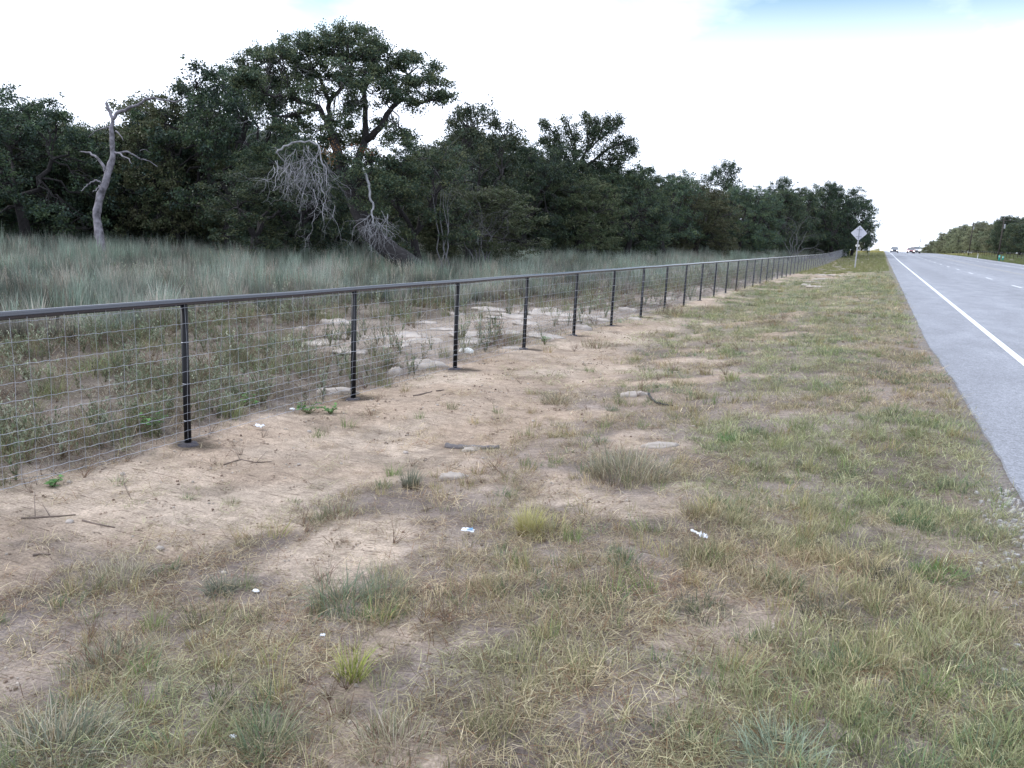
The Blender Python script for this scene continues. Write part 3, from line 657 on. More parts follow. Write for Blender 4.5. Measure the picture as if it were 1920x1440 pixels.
u = rng.random(len(P))[:, None]; tnt = np.where(u < .30, np.array([[0.78, 0.95, 0.80]]), np.where(u < .5, np.array([[1.35, 1.05, 0.95]]), np.where(u < .8, np.array([[1.7, 1.45, 1.35]]), np.array([[0.95, 1.25, 0.85]]))))
scatter('verge_bunches', kinds['mid'], 5, P, size_of(P, 0.40, 6, 0.5)*rng.uniform(0.5, 1.25, len(P)), tnt*(1+rng.normal(0, .15, (len(P), 1))), 'small separate bunches of straw and dark green grass dotting the verge', 'grass', tilt=0.15, zs=np.clip(5.0/np.hypot(P[:, 0], P[:, 1]), .25, 1)**0.35)
P = sample(FX-0.6, 0.9, 0.9, 16, dn(95, 4, 1.6)); P = P[(rng.random(len(P)) < 0.25+0.75*fbm(P[:, 0], P[:, 1], .7, 231, 3)) & (P[:, 0] < RX0(P[:, 1])-0.02)]
scatter('soil_clods', kinds['clod'], 6, P, size_of(P, 0.9)*rng.uniform(.4, 1.5, len(P)), np.ones((len(P), 3))*rng.uniform(.7, 1.2, (len(P), 1)), 'crumbs of soil, bark and grit strewn over the bare ground', 'soil crumbs')
# right verge beyond the road
P = sample(RX1, 60, 60, 320, dn(9, 60, 1.3)); P = P[P[:, 0] > RX1+0.3]
scatter('far_verge_grass', kinds['mid'], 5, P, rng.uniform(0.8, 1.6, len(P)), lerp((0.85, 1.0, 0.8), (1.3, 1.25, 0.9), ss(200, 300, P[:, 1]))*(1+rng.normal(0, .12, (len(P), 1))), 'green grass verge on the far side of the highway', 'grass')  # tint yellows with distance, painted sunlight near the crest
# crest of the verge on the left, rough taller grass next to the fence end
P = sample(-9, 0.6, 60, 330, dn(10, 60, 1.2))
scatter('crest_grass', kinds['mid'], 5, P, rng.uniform(0.4, 0.9, len(P)), lerp((1.05, 1.10, 0.90), (1.9, 1.65, 1.0), ss(190, 280, P[:, 1]))*(1+rng.normal(0, .12, (len(P), 1))), 'mown grass running up the verge towards the crest', 'grass')  # the yellower far tint paints sunlight onto the crest

# field beyond the fence ---------------------------------------------
P = sample(-75, FX-0.8, 3.0, 170, lambda d: 11 if d < 22 else 11*(22/d)**1.15); x, y = P[:, 0], P[:, 1]
t = tallness(x, y); cl = fbm(x, y, 1.3, 191, 3)
P = P[(rng.random(len(P)) < t*(0.45+0.9*ss(0.35, 0.6, cl)))]
x, y = P[:, 0], P[:, 1]; hn = fbm(x, y, 2.6, 195, 3)
edge = ss(0, 3.5, np.interp(y, tall_edge[:, 1], tall_edge[:, 0])-x)
isr = rng.random(len(P)) < 0.20+0.35*(1-edge)+0.5*ss(0.56, 0.7, fbm(x, y, 2.0, 199, 3))
cb = fbm(x, y, 1.1, 217, 3); tn = lerp((0.74, 0.90, 0.80), (1.10, 1.06, 1.10), hn)*(0.50+1.0*ss(0.32, 0.68, cb))[:, None]*(1+rng.normal(0, .16, (len(P), 1)))
scl = size_of(P, 0.92, 25, 0.35)*rng.uniform(0.8, 1.15, len(P)); zs = (0.60+0.30*edge)*(0.55+0.9*cb)*rng.uniform(.8, 1.2, len(P))
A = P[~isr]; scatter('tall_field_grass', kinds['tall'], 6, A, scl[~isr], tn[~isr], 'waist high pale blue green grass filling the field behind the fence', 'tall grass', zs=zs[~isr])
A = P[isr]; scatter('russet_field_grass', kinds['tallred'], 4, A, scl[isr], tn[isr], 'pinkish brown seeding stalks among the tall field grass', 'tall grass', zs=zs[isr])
P = sample(-45, FX-1.5, 4.0, 70, lambda d: 1.3 if d < 22 else 1.3*(22/d)); P = P[rng.random(len(P)) < tallness(P[:, 0], P[:, 1])*(fbm(P[:, 0], P[:, 1], 1.7, 237, 3) > .45)]
scatter('seed_stalks', kinds['seed'], 5, P, rng.uniform(.65, 1.0, len(P)), np.ones((len(P), 3))*rng.uniform(.7, 1.15, (len(P), 1)), 'pale plumed seed stalks standing above the tall field grass', 'tall grass')
P = sample(-26, FX-0.15, 2.0, 70, dn(88, 7, 1.5)); x, y = P[:, 0], P[:, 1]; t = tallness(x, y); rk = np.clip(blobs(x, y, ROCKB, 0), 0, 1)
k = rng.random(len(P)) < (1-t*0.75)*(1-0.88*rk)*(0.12+0.85*ss(0.42, 0.66, fbm(x, y, 0.8, 201, 3)))*np.clip(0.12+(FX-0.1-x)/0.8, 0, 1); P = P[k]; x, y = P[:, 0], P[:, 1]
u = rng.random(len(P)); nn_ = fbm(x, y, 1.5, 207, 2)
for nm, kd, n, lo, hi, k, lb in (('leafy_weeds', 'weed', 5, 0, 0.30, 0.95, 'low leafy weeds growing behind the wire mesh'), ('pale_weeds', 'weedpale', 4, 0.30, 0.52, 0.95, 'pale grey green seeding weeds behind the wire mesh'),
                              ('field_edge_grass', 'mid', 5, 0.52, 0.74, 0.85, 'knee high olive grass behind the wire mesh'), ('field_edge_brush', 'brush', 4, 0.74, 1.0, 0.95, 'brown dead stalks among the weeds behind the fence')):
    q = (u >= lo) & (u < hi); A = P[q]
    scatter(nm, kinds[kd], n, A, size_of(A, k, 9, 0.5)*rng.uniform(0.5, 1.15, len(A)), lerp((1.12, 1.14, 1.08), (0.76, 0.84, 0.74), nn_[q])*(1+rng.normal(0, .15, (len(A), 1))), lb, 'weeds')
P = sample(-16, FX-0.1, 2.0, 45, dn(110, 6, 1.6)); x, y = P[:, 0], P[:, 1]; P = P[rng.random(len(P)) < (1-tallness(x, y))*(1-0.8*np.clip(blobs(x, y, ROCKB, 0), 0, 1))*0.7]
scatter('field_ground_straw', kinds['straw'], 5, P, size_of(P, 1.3)*rng.uniform(0.7, 1.3, len(P)), np.ones((len(P), 3))*rng.uniform(0.35, 0.8, (len(P), 1)), 'dry straw and twigs lying between the weeds behind the fence', 'dry grass', tilt=0.2)

# ------------------------------------------------------------------ trees
def leafcloud(mb, ctr, spread, n, size, cols, flat=0.75):
    "n leaves round each of the centres"
    m = len(ctr); c = np.repeat(ctr, n, 0) + rng.normal(0, 1, (m*n, 3))*spread*np.array([1, 1, flat])
    N_ = len(c); d = rng.normal(0, 1, (N_, 3)); d /= np.linalg.norm(d, axis=1)[:, None]
    e = rng.normal(0, 1, (N_, 3)); e[:, 2] *= 0.7; e -= d*(e*d).sum(1)[:, None]; e /= np.linalg.norm(e, axis=1)[:, None]
    s = size*rng.uniform(0.6, 1.25, (N_, 1))
    a = c-d*s*0.5; b = c+d*s*0.5; l_ = c+e*s*0.36-d*s*0.05; r_ = c-e*s*0.36+d*s*0.08
    V = np.stack([a, l_, b, r_], 1).reshape(-1, 3)
    cl = np.repeat(np.asarray(cols)[rng.integers(0, len(cols), m)]*(1+rng.normal(0, 0.16, (m, 1))), n, 0)*(1+rng.normal(0, 0.14, (N_, 1)))
    i = np.arange(N_)*4; F = np.stack([i, i+1, i+2, i+3], 1)
    mb.add(V, F.tolist(), np.repeat(cl, 4, 0))
def curve(a, b, n=6, sag=0.0, wob=0.08):
    a = np.asarray(a, float); b = np.asarray(b, float); t = np.linspace(0, 1, n)[:, None]; L_ = np.linalg.norm(b-a)
    p = a*(1-t)+b*t; w = rng.normal(0, wob*L_, (n, 3))*np.sin(PI*t); p = p + w; p[:, 2] += sag*L_*np.sin(PI*t[:, 0]); return p
def twigs(mb, p, d, ln, r, lvl, grav=0.0, kink=0.35, nseg=6, spawn=2.2, sides=4):
    p = np.asarray(p, float); d = np.asarray(d, float)/np.linalg.norm(d); pts = [p]; seg = ln/nseg
    for i in range(nseg):
        d = d + rng.normal(0, kink, 3)*np.array([1, 1, 0.8]); d[2] -= grav; d /= np.linalg.norm(d); pts.append(pts[-1]+d*seg)
    pts = np.array(pts); mb.tube(pts, np.linspace(r, r*0.35, nseg+1), sides if lvl > 1 else 3, cap=False)
    if lvl <= 0: return
    for k in range(int(spawn*2+rng.random())):
        i = rng.integers(1, nseg+1); dd = (pts[i]-pts[i-1]); dd /= np.linalg.norm(dd); nd = dd + rng.normal(0, 0.75, 3)
        twigs(mb, pts[i], nd, ln*rng.uniform(0.45, 0.75), r*0.5, lvl-1, grav, kink, max(3, nseg-1), spawn, sides)
OAK = [(0.062, 0.092, 0.052), (0.078, 0.110, 0.056), (0.048, 0.076, 0.052), (0.100, 0.124, 0.062), (0.054, 0.086, 0.064)]
def make_crown(lobes, leaf, wood, forks, size=0.115, per=13, cols=OAK, dens=1.0, spread=0.12, limb=0.055):
    "lobes (x,y,z,rx,rz[,density]); every leaf cluster hangs on a limb of its own"
    for lb in lobes:
        x, y, z, rx, rz = lb[:5]; dd = lb[5] if len(lb) > 5 else 1.0
        c = np.array([x, y, z]); f = forks[np.argmin(np.linalg.norm(forks-c, axis=1)+rng.random(len(forks))*0.8)]
        p = curve(f, c, 7, 0.06, 0.05); wood.tube(p, np.linspace(limb*max(0.6, rx), 0.018, 7), 5, cap=False)
        ns_ = int(4+5.5*rx*dd*dens)                      # bunches on the lobe's shell
        for q_ in range(ns_):
            u = rng.normal(0, 1, 3); u[2] = u[2]*0.8+0.25; u /= np.linalg.norm(u)
            bc = c + u*np.array([rx, rx, rz])*rng.uniform(0.55, 1.0); br = rng.uniform(0.20, 0.42)*min(1.3, max(rx, 0.7))
            nc = max(3, int(11*dens*rng.uniform(0.6, 1.3)))
            ctr = bc + rng.normal(0, 1, (nc, 3))*np.array([br, br, br*0.6])*0.62
            leafcloud(leaf, ctr, spread*rng.uniform(0.7, 1.1), per, size, cols)
            b0 = p[rng.integers(3, 7)]; q = curve(b0, bc, 5, 0.03, 0.07); wood.tube(q, np.linspace(0.024, 0.010, 5), 4, cap=False)
            for k in range(0, nc, 3):
                q = curve(bc, ctr[k], 3, 0.0, 0.09); wood.tube(q, np.linspace(0.010, 0.004, 3), 3, cap=False)
def oak(kind, seed, hgt=8.0, rad=3.6, skirt=1.2, nl=26, leanx=0.0, openness=0.0, cols=OAK):
    global rng
    rng = np.random.default_rng(seed)
    leaf, wood = MB(), MB()
    th = hgt*0.24; n = 7; t = np.linspace(0, 1, n)
    tp = np.stack([leanx*t*1.2+0.15*np.sin(t*4+seed), 0.12*np.sin(t*5+seed*2), t*th*1.35-0.4], 1)
    wood.tube(tp, np.linspace(0.30, 0.20, n)*hgt/8, 9, cap=False)
    forks = [tp[-1]]
    for k in range(4):
        a = k*PI/2+rng.random()*1.2; e = tp[-1] + np.array([math.cos(a)*rad*0.42, math.sin(a)*rad*0.42, hgt*(0.20+0.12*rng.random())])
        p = curve(tp[-1], e, 6, 0.03, 0.05); wood.tube(p, np.linspace(0.15, 0.08, 6)*hgt/8, 7, cap=False); forks += [p[3], p[-1]]
    lob = []
    for k in range(nl):
        v = (k+0.5)/nl; zc = skirt+0.45 + (hgt-skirt-1.45)*v; prof = math.sqrt(max(0.05, 1-(max(0, (v-0.45)/0.60))**2.0)); prof *= 0.78+0.22*min(1, v/0.3)
        a = k*2.39996+rng.random()*0.8; r = rad*prof*(0.55+0.40*rng.random()); lr = rng.uniform(0.85, 1.45)*hgt/8
        lob.append((tp[-1][0]*0.5+math.cos(a)*r, math.sin(a)*r, zc + rng.normal(0, 0.25), lr, lr*0.72, 1-openness))
    for k in range(3): lob.append((rng.normal(0, rad*0.3), rng.normal(0, rad*0.3), hgt-1.0-0.5*rng.random(), 1.15*hgt/8, 0.9*hgt/8, 1-openness))
    make_crown(lob, leaf, wood, np.array(forks), cols=cols)
    r = empty(kind); leaf.build('crown', M['leaf'], r, attr=True); wood.build('trunk', M['bark'], r, smooth=True)
    return r
OAK2 = [(0.085, 0.098, 0.050), (0.072, 0.092, 0.046), (0.10, 0.104, 0.055)]
PR = [oak('oak_tree', 11, 8, 3.7, 0.5, 30), oak('oak_tree', 12, 8, 3.3, 1.0, 20, 0.6), oak('oak_tree', 13, 8, 4.2, 0.4, 32), oak('oak_tree', 14, 8, 3.0, 1.5, 17, -0.5, 0.25), oak('oak_tree', 15, 8, 3.9, 0.4, 30, cols=OAK2)]
used = set()
def plant(i, x, y, hgt, wid, label, group=None, rz=None, cat='tree'):
    rz = random.random()*6.28 if rz is None else rz
    z = float(tz(x, y))
    sc = (wid, wid, hgt/8.0)
    if i not in used: used.add(i); o = PR[i]; o.location = (x, y, z); o.rotation_euler = (0, 0, rz); o.scale = sc
    else: o = dup(PR[i], (x, y, z), rz, sc)
    for k in ('group',):
        if k in o: del o[k]
    tag(o, label, cat, group); return o
def hor(px): return 388 + (477-388)*px/1920.0
def tree_at(i, px, depth, top, wid, label, group=None):
    p = EYE + ray(px, hor(px))*depth
    d = ray(px, hor(px)); g = float(tz(p[0], p[1])); ht = (EYE + ray(px, top)*depth)[2] - g
    return plant(i, p[0], p[1], ht, wid, label, group)
FRONT = [ # proto, px, depth, top y, width scale, label
 (2, 40, 39, 168, 1.05, 'dark oak at the left edge of the picture behind the tall grass'),
 (0, 128, 44, 215, 0.95, 'lower oak just left of the bleached dead snag'),
 (1, 262, 45, 232, 0.95, 'shaded oak directly right of the bleached dead snag'),
 (4, 330, 43, 172, 0.95, 'rounded oak between the dead snag and the tallest trees'),
 (2, 432, 42, 118, 1.10, 'big dark oak left of the tallest tree, crown touching it'),
 (3, 480, 35, 300, 0.80, 'low oak with a grey trunk showing above the grass'),
 (0, 560, 40, 255, 0.85, 'low oak behind the hanging bleached branches'),
 (1, 800, 38, 265, 0.85, 'bushy oak behind the foot of the leaning trunk'),
 (4, 880, 42, 345, 1.00, 'low spreading yellowish green oak right of the leaning trunk'),
 (3, 905, 52, 196, 1.15, 'open crowned oak with a notch of sky right of the tallest tree'),
 (2, 985, 58, 262, 0.95, 'dark oak between the open crowned oak and the feathery tree'),
 (0, 1180, 66, 302, 0.95, 'dense rounded oak below and right of the feathery tree'),
 (4, 1085, 60, 330, 0.95, 'brownish green oak beneath the feathery tree'),
 (1, 1255, 74, 320, 1.00, 'rounded green oak midway along the tree line'),
 (4, 1310, 78, 345, 1.05, 'olive green oak with two dark trunks above the fence rail'),
 (2, 1385, 92, 345, 1.05, 'broad oak with lighter olive side before the dark end of the wood'),
 (0, 1450, 104, 348, 1.0, 'oak standing above the twentieth fence posts'),
 (1, 1500, 112, 345, 1.0, 'greyish oak near the right end of the wood'),
 (2, 1560, 122, 343, 1.10, 'tall dark oak at the right end of the wood left of the diamond sign'),
 (0, 1600, 140, 365, 0.95, 'last dark oak of the wood directly behind the diamond sign'),
]
for (i, px, dp, top, wd_, lb) in FRONT: tree_at(i, px, dp, top, wd_, lb)
# taller wispy trees rising behind the front row
BACK = [(3, 1335, 100, 296, 1.0, 'thin crowned oak rising above the middle of the tree line'), (3, 1290, 92, 330, 0.9, 'thin crowned oak just left of the highest bump in the middle of the tree line'),
        (3, 1450, 120, 328, 1.0, 'thin crowned oak rising behind the right part of the tree line'), (3, 1530, 135, 336, 1.1, 'thin crowned oak rising left of the last tall dark oak')]
for a in BACK: tree_at(*a)
# the wood behind: rows of the same dark oaks
random.seed(5)
for row, (dd, dt) in enumerate(((7, 26), (14, 20), (24, 30))):
    px = -130 + row*30
    while px < 1585:
        base = np.interp(px, [-130, 0, 480, 960, 1200, 1440, 1600], [38, 39, 42, 56, 74, 107, 140])
        tp = np.interp(px, [-130, 0, 120, 200, 330, 430, 520, 620, 800, 900, 1000, 1100, 1250, 1440, 1600], [170, 175, 205, 245, 205, 185, 225, 300, 262, 225, 275, 290, 325, 345, 362])
        tree_at(random.choice([0, 1, 2, 2, 4]), px, base+dd+random.uniform(-2, 2), tp+dt+random.uniform(-8, 18), random.uniform(0.95, 1.2), 'dark oak standing deeper in the wood behind the front row', 'oaks deeper in the wood')
        px += (74 if px < 900 else 60)*random.uniform(0.85, 1.15)
# the wood's near flank along the fence at its far end, then the pale clump past it
random.seed(9)
for (x, y, h_, w_, lb) in ((-10.5, 152, 9.2, 1.05, 'dark oak overhanging the fence just past the diamond sign'), (-9.5, 172, 8.0, 0.95, 'second to last oak leaning over the fence line'), (-9.2, 195, 6.8, 0.9, 'small oak at the far end of the fence beside the second sign'),
                           (-15, 165, 9.5, 1.1, 'oak behind the ones that overhang the far fence')):
    plant(random.choice([0, 2]), x, y, h_, w_, lb)
SUNLIT_LEAF = [(0.19, 0.205, 0.125), (0.225, 0.235, 0.145), (0.16, 0.185, 0.115)]  # leaf colour lightened and yellowed to stand for sun on the far trees
PR.append(oak('oak_tree', 16, 8, 3.9, 0.1, 30, cols=SUNLIT_LEAF))
for (x, y, h_, w_, lb) in ((-6.0, 300, 10, 1.0, 'pale yellow green tree at the crest left of the road'), (-8.5, 280, 8.5, 1.0, 'smaller pale tree just left of the crest tree'), (-9, 330, 11, 1.1, 'pale tree behind the crest tree')):
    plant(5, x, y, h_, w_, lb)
# right side of the road
random.seed(11)
y = 128.0; k = 0
while y < 700:
    pale = y > 262  # from here on the trees carry painted sunlight in their leaves
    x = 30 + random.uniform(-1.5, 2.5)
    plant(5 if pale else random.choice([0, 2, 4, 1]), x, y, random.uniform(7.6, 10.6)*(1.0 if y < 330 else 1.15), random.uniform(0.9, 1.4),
          'pale oak with sunlight painted into its leaves in the far row right of the road' if pale else 'dark oak in the row right of the road', 'pale oaks far right of the road' if pale else 'dark oaks right of the road')
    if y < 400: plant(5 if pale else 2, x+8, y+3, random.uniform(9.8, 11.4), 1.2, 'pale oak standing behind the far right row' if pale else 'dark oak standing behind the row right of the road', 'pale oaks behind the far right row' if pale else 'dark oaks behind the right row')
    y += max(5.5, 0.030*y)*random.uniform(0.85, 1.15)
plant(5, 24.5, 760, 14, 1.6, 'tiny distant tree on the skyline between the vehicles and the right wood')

# the tallest tree with its leaning trunk --------------------------------
rng = np.random.default_rng(77)
D0 = 34.0
def D(px, py, off=0.0): return deep(px, py, D0+off)
hb = at(782, 506); hb = D(784, 512); hb[2] = float(tz(hb[0], hb[1]))
hero = empty('leaning_oak', hb); tag(hero, 'tallest open crowned oak with a thick dark trunk leaning left out of the grass', 'tree')
wood, leaf = MB(), MB()
def T(pix, rad, offs=None, n=9, mb=None):
    pts = np.array([D(a, b, (0 if offs is None else offs[i])) for i, (a, b) in enumerate(pix)]); (mb or wood).tube(pts-hb, rad, n, cap=True); return pts
# densify a path
def path(pix, k=3, wob=1.5):
    out_ = []
    for (a, b), (c, d) in zip(pix[:-1], pix[1:]):
        for j in range(k): t = j/k; out_.append((a+(c-a)*t+rng.normal(0, wob)*(j > 0), b+(d-b)*t+rng.normal(0, wob)*(j > 0)))
    out_.append(pix[-1]); return out_
p = path([(790, 518), (762, 492), (728, 466), (695, 440), (672, 398), (655, 352), (640, 318), (628, 268), (613, 225)], 3, 1.2); T(p, np.linspace(0.48, 0.15, len(p)), np.linspace(0, 0.5, len(p)))
p = path([(655, 352), (672, 300), (687, 255), (685, 210), (683, 170), (700, 130)], 3, 2); T(p, np.linspace(0.20, 0.06, len(p)), np.linspace(0.5, 1.5, len(p)))
p = path([(687, 262), (712, 240), (733, 205), (752, 187), (800, 190), (838, 192)], 3, 2); T(p, np.linspace(0.16, 0.03, len(p)), np.linspace(0.8, -0.5, len(p)))
p = path([(733, 205), (745, 170), (765, 140), (785, 125)], 3, 2); T(p, np.linspace(0.09, 0.02, len(p)), np.linspace(0.5, 0.8, len(p)))
p = path([(613, 225), (598, 200), (573, 193), (540, 180), (515, 182), (480, 172)], 3, 2); T(p, np.linspace(0.13, 0.03, len(p)), np.linspace(0.5, -0.8, len(p)))
p = path([(600, 205), (560, 212), (530, 218), (500, 222)], 3, 2); T(p, np.linspace(0.08, 0.03, len(p)), np.linspace(0.5, 0.0, len(p)))
p = path([(613, 225), (618, 190), (605, 160), (585, 125), (575, 100)], 3, 2); T(p, np.linspace(0.12, 0.03, len(p)), np.linspace(0.5, 0.9, len(p)))
p = path([(618, 190), (640, 165), (655, 130), (665, 95)], 3, 2); T(p, np.linspace(0.10, 0.03, len(p)), np.linspace(0.5, -0.6, len(p)))
forks = np.array([D(*q, o) for *q, o in ((613, 225, .5), (598, 200, .4), (540, 180, -.4), (585, 130, .8), (640, 165, 0), (655, 130, -.4), (685, 190, 1.2), (733, 205, .2), (765, 140, .7), (800, 190, -.3), (500, 175, -.6), (655, 352, .5))])-hb
px2m = D0/FOC
def lobe(a, b, rp, dens=1.0, off=None, flat=0.75):
    c = D(a, b, rng.normal(0, 1.0) if off is None else off)-hb; r = rp*px2m; return (c[0], c[1], c[2], r, r*flat, dens)
LB = [lobe(*q) for q in [(465, 118, 30), (492, 104, 28, .9), (522, 92, 27, .9), (548, 88, 25, .8), (575, 84, 26, .8), (600, 80, 25, .8), (625, 66, 26, 1.1), (655, 62, 27, 1.2), (685, 70, 27, 1.1), (700, 88, 22, .9),
      (475, 150, 30, .8), (510, 135, 28, .45), (545, 125, 28, .35), (590, 118, 28, .4), (635, 105, 28, .6), (668, 105, 28, .7), (500, 165, 26, .35), (560, 160, 26, .22), (610, 150, 28, .22), (650, 150, 26, .3), (690, 130, 26, .8), (720, 105, 22, .9), (735, 125, 20, .7),
      (690, 165, 24, .45), (760, 105, 16, 1), (785, 112, 22, 1.2), (805, 135, 25, 1.3), (820, 160, 24, 1.3), (838, 182, 14, 1.1), (790, 160, 22, .9), (760, 150, 20, .5), (765, 180, 22, .4), (815, 185, 20, .8), (720, 190, 22, .3),
      (640, 265, 30, .8), (690, 265, 35, 1.1), (740, 258, 32, 1.1), (770, 275, 30, .8), (700, 300, 34, 1.0), (650, 300, 26, .5), (560, 235, 30, .8), (530, 250, 28, .8), (480, 195, 30, .9), (455, 165, 30, 1.0), (750, 310, 34, .9), (470, 135, 26, .8), (445, 140, 24, .9), (500, 112, 26, .8), (530, 108, 26, .5), (560, 100, 24, .6), (590, 98, 24, .6), (615, 85, 24, .8), (645, 80, 26, .9), (675, 90, 24, .8), (520, 150, 24, .3), (580, 140, 24, .25), (640, 130, 24, .4), (705, 110, 22, .7), (730, 145, 20, .5), (700, 145, 22, .5), (745, 120, 16, .6), (480, 180, 26, .9), (520, 200, 26, .6), (690, 330, 38, 1.1, -1.2), (735, 355, 36, 1.1, -1.0), (650, 350, 28, .9, -1.2), (700, 385, 34, 1, -1), (620, 320, 26, .8, 1.2), (770, 330, 34, 1.1), (600, 290, 28, .9, 1.4), (560, 175, 26, .5), (600, 170, 24, .4), (670, 190, 24, .6), (655, 215, 22, .5), (785, 200, 22, .6), (620, 225, 20, .4), (600, 140, 22, .3), (640, 158, 22, .3), (668, 172, 20, .3), (700, 150, 22, .5), (592, 168, 20, .3), (722, 168, 22, .4), (655, 190, 18, .3), (560, 130, 22, .4), (745, 175, 20, .4), (575, 205, 20, .4), (650, 120, 22, .5), (640, 240, 24, .5), (600, 250, 26, .6), (720, 230, 20, .5)]]
make_crown(LB, leaf, wood, forks, size=0.090, per=15, dens=1.15, spread=0.11, limb=0.045)
leaf.build('crown', M['leaf'], hero, attr=True); wood.build('trunk', M['bark'], hero, smooth=True)
# small russet dead leaf cluster in the crown
rl = MB(); leafcloud(rl, D(622, 285, -1.2)-hb + rng.normal(0, .22, (14, 3)), 0.10, 12, 0.08, [(0.26, 0.13, 0.05), (0.20, 0.11, 0.05)]); leafcloud(rl, D(690, 285, -1.4)-hb + rng.normal(0, .25, (8, 3)), 0.10, 10, 0.08, [(0.20, 0.08, 0.05)])
tag(rl.build('dead_leaves', M['clump'], hero, attr=True), 'russet dead leaves')
def V3(px, py, qx, qy, off=0): return D(qx, qy, off)-D(px, py, 0)
# bleached broken limbs hanging from it
def hang(starts, main, mainr, name, lvl=2, label=None, off=-2.5, ln=1.0, grav=0.16, spawn=1.6):
    mb = MB()
    if main is not None:
        pm_ = path(main, 3, 1.3); T(pm_, np.linspace(mainr, mainr*0.45, len(pm_)), [off]*len(pm_), 6, mb)
    for (a, b, c, d, l_, r) in starts:
        s = D(a, b, off+rng.normal(0, .3))-hb; e = D(c, d, off+rng.normal(0, .5))-hb; v = e-s
        twigs(mb, s, v, np.linalg.norm(v)*1.05*l_, r*0.75, lvl, grav, 0.36, 8, spawn)
    o = mb.build(name, M['dead'], hero, smooth=True)
    if label: tag(o, label)
    return o
st = []
for k in range(34):
    t = k/33; a = 520 + t*84 + rng.normal(0, 6); b = 285 + rng.uniform(-12, 40)
    c = a + rng.normal(-10 if t < .5 else 3, 16); d = b + rng.uniform(30, 62)*(0.8+0.6*t); st.append((a, b, c, d, 1.0, 0.021))
for (a, b) in ((505, 345), (520, 370), (545, 360), (560, 385), (580, 390), (590, 400), (600, 415), (575, 410), (560, 340), (535, 330), (612, 380), (595, 360)):
    st.append((a+8, b-35, a, b+10, 1.0, .018))
st += [(607, 300, 628, 385, 1, .02), (628, 385, 640, 440, 1, .013), (603, 300, 626, 332, 1, .024), (590, 400, 598, 460, .9, .015), (520, 300, 512, 345, 1, .02)]
hang(st, [(518, 288), (532, 274), (556, 266), (580, 264), (597, 272), (602, 300), (612, 318), (612, 350)], 0.045, 'dead_branch', 2, 'bleached grey dead limb hanging in a fan of bare twigs', -2.6, grav=0.09, spawn=1.35)
p2 = MB()
st = [(697, 400, 668, 420, 1, .03), (697, 400, 646, 428, 1, .022), (690, 405, 655, 430, 1, .02), (700, 405, 730, 430, 1, .025), (715, 395, 722, 430, 1, .02)]
for k in range(17): a = 680+rng.uniform(0, 50); st.append((a, 412+rng.normal(0, 6), a+rng.normal(4, 12), 412+rng.uniform(30, 62), 1, .015))
hang(st, [(672, 310), (684, 325), (692, 345), (693, 368), (700, 385), (697, 402), (700, 425)], 0.065, 'dead_branch', 2, 'bleached dead limb propped against the leaning trunk', -1.6, grav=0.13, spawn=1.3)
st = [(495, 225, 488, 258, 1, .012), (490, 222, 476, 250, 1, .012), (502, 225, 500, 256, 1, .012), (480, 215, 470, 248, 1, .01), (760, 195, 775, 228, 1, .012), (745, 195, 752, 228, 1, .012), (800, 190, 812, 215, 1, .01)]
for q in st: hang([q], None, 0, 'dead_branch', 2, 'small spray of bare grey twigs under the crown', -1.0, grav=0.05)
st = [(510, 150, 470, 190, 1, .016), (540, 140, 520, 180, 1, .014), (560, 150, 520, 130, 1, .014), (600, 150, 560, 110, 1, .014), (640, 150, 620, 110, 1, .014), (650, 160, 690, 120, 1, .014), (700, 170, 720, 130, 1, .014), (700, 180, 740, 150, 1, .014), (740, 170, 760, 130, 1, .014), (600, 190, 560, 150, 1, .016), (620, 190, 640, 130, 1, .016), (690, 200, 650, 160, 1, .016)]
for k in range(26):
    a = rng.uniform(500, 760); b = rng.uniform(120, 200); st.append((a, b, a+rng.normal(0, 26), b-rng.uniform(-10, 42), 1, .012))
for q in st: hang([q], None, 0, 'dead_branch', 2, None, 0.2, grav=-0.03, spawn=1.8)

# feathery tree further right, upswept branches
D0 = 64.0
hb = D(1100, hor(1100)+20); hb[2] = float(tz(hb[0], hb[1])); px2m = D0/FOC
ft = empty('feathery_oak', hb); tag(ft, 'feathery dark oak with upswept branches standing above the middle of the wood', 'tree')
wood, leaf = MB(), MB()
for pp, r in (([(1095, 480), (1092, 400), (1085, 340), (1080, 300)], .3), ([(1085, 330), (1060, 290), (1040, 255), (1025, 235)], .12), ([(1082, 310), (1078, 270), (1068, 240), (1062, 225)], .12), ([(1085, 310), (1105, 275), (1125, 245), (1150, 225)], .12),
              ([(1090, 320), (1125, 290), (1150, 275), (1180, 262)], .12), ([(1105, 275), (1100, 245), (1115, 225)], .08)):
    q = path(pp, 3, 1.0); T(q, np.linspace(r, r*0.4, len(q)), rng.normal(0, .3, len(q)).cumsum()*0.4, 7)
forks = np.array([D(a, b, 0) for a, b in ((1085, 330), (1060, 290), (1040, 255), (1078, 270), (1068, 240), (1105, 275), (1125, 245), (1150, 275), (1125, 290))])-hb
LB = [lobe(a, b, r, d_, None, 1.0) for a, b, r, d_ in ((1085, 325, 22, 1.2), (1120, 318, 20, 1.1), (1150, 312, 17, 1), (1055, 318, 18, 1.2), (1035, 305, 13, 1), (1085, 295, 14, 1.1))]
make_crown(LB, leaf, wood, forks, size=0.12, per=14, dens=1.5, spread=0.14, limb=0.06)
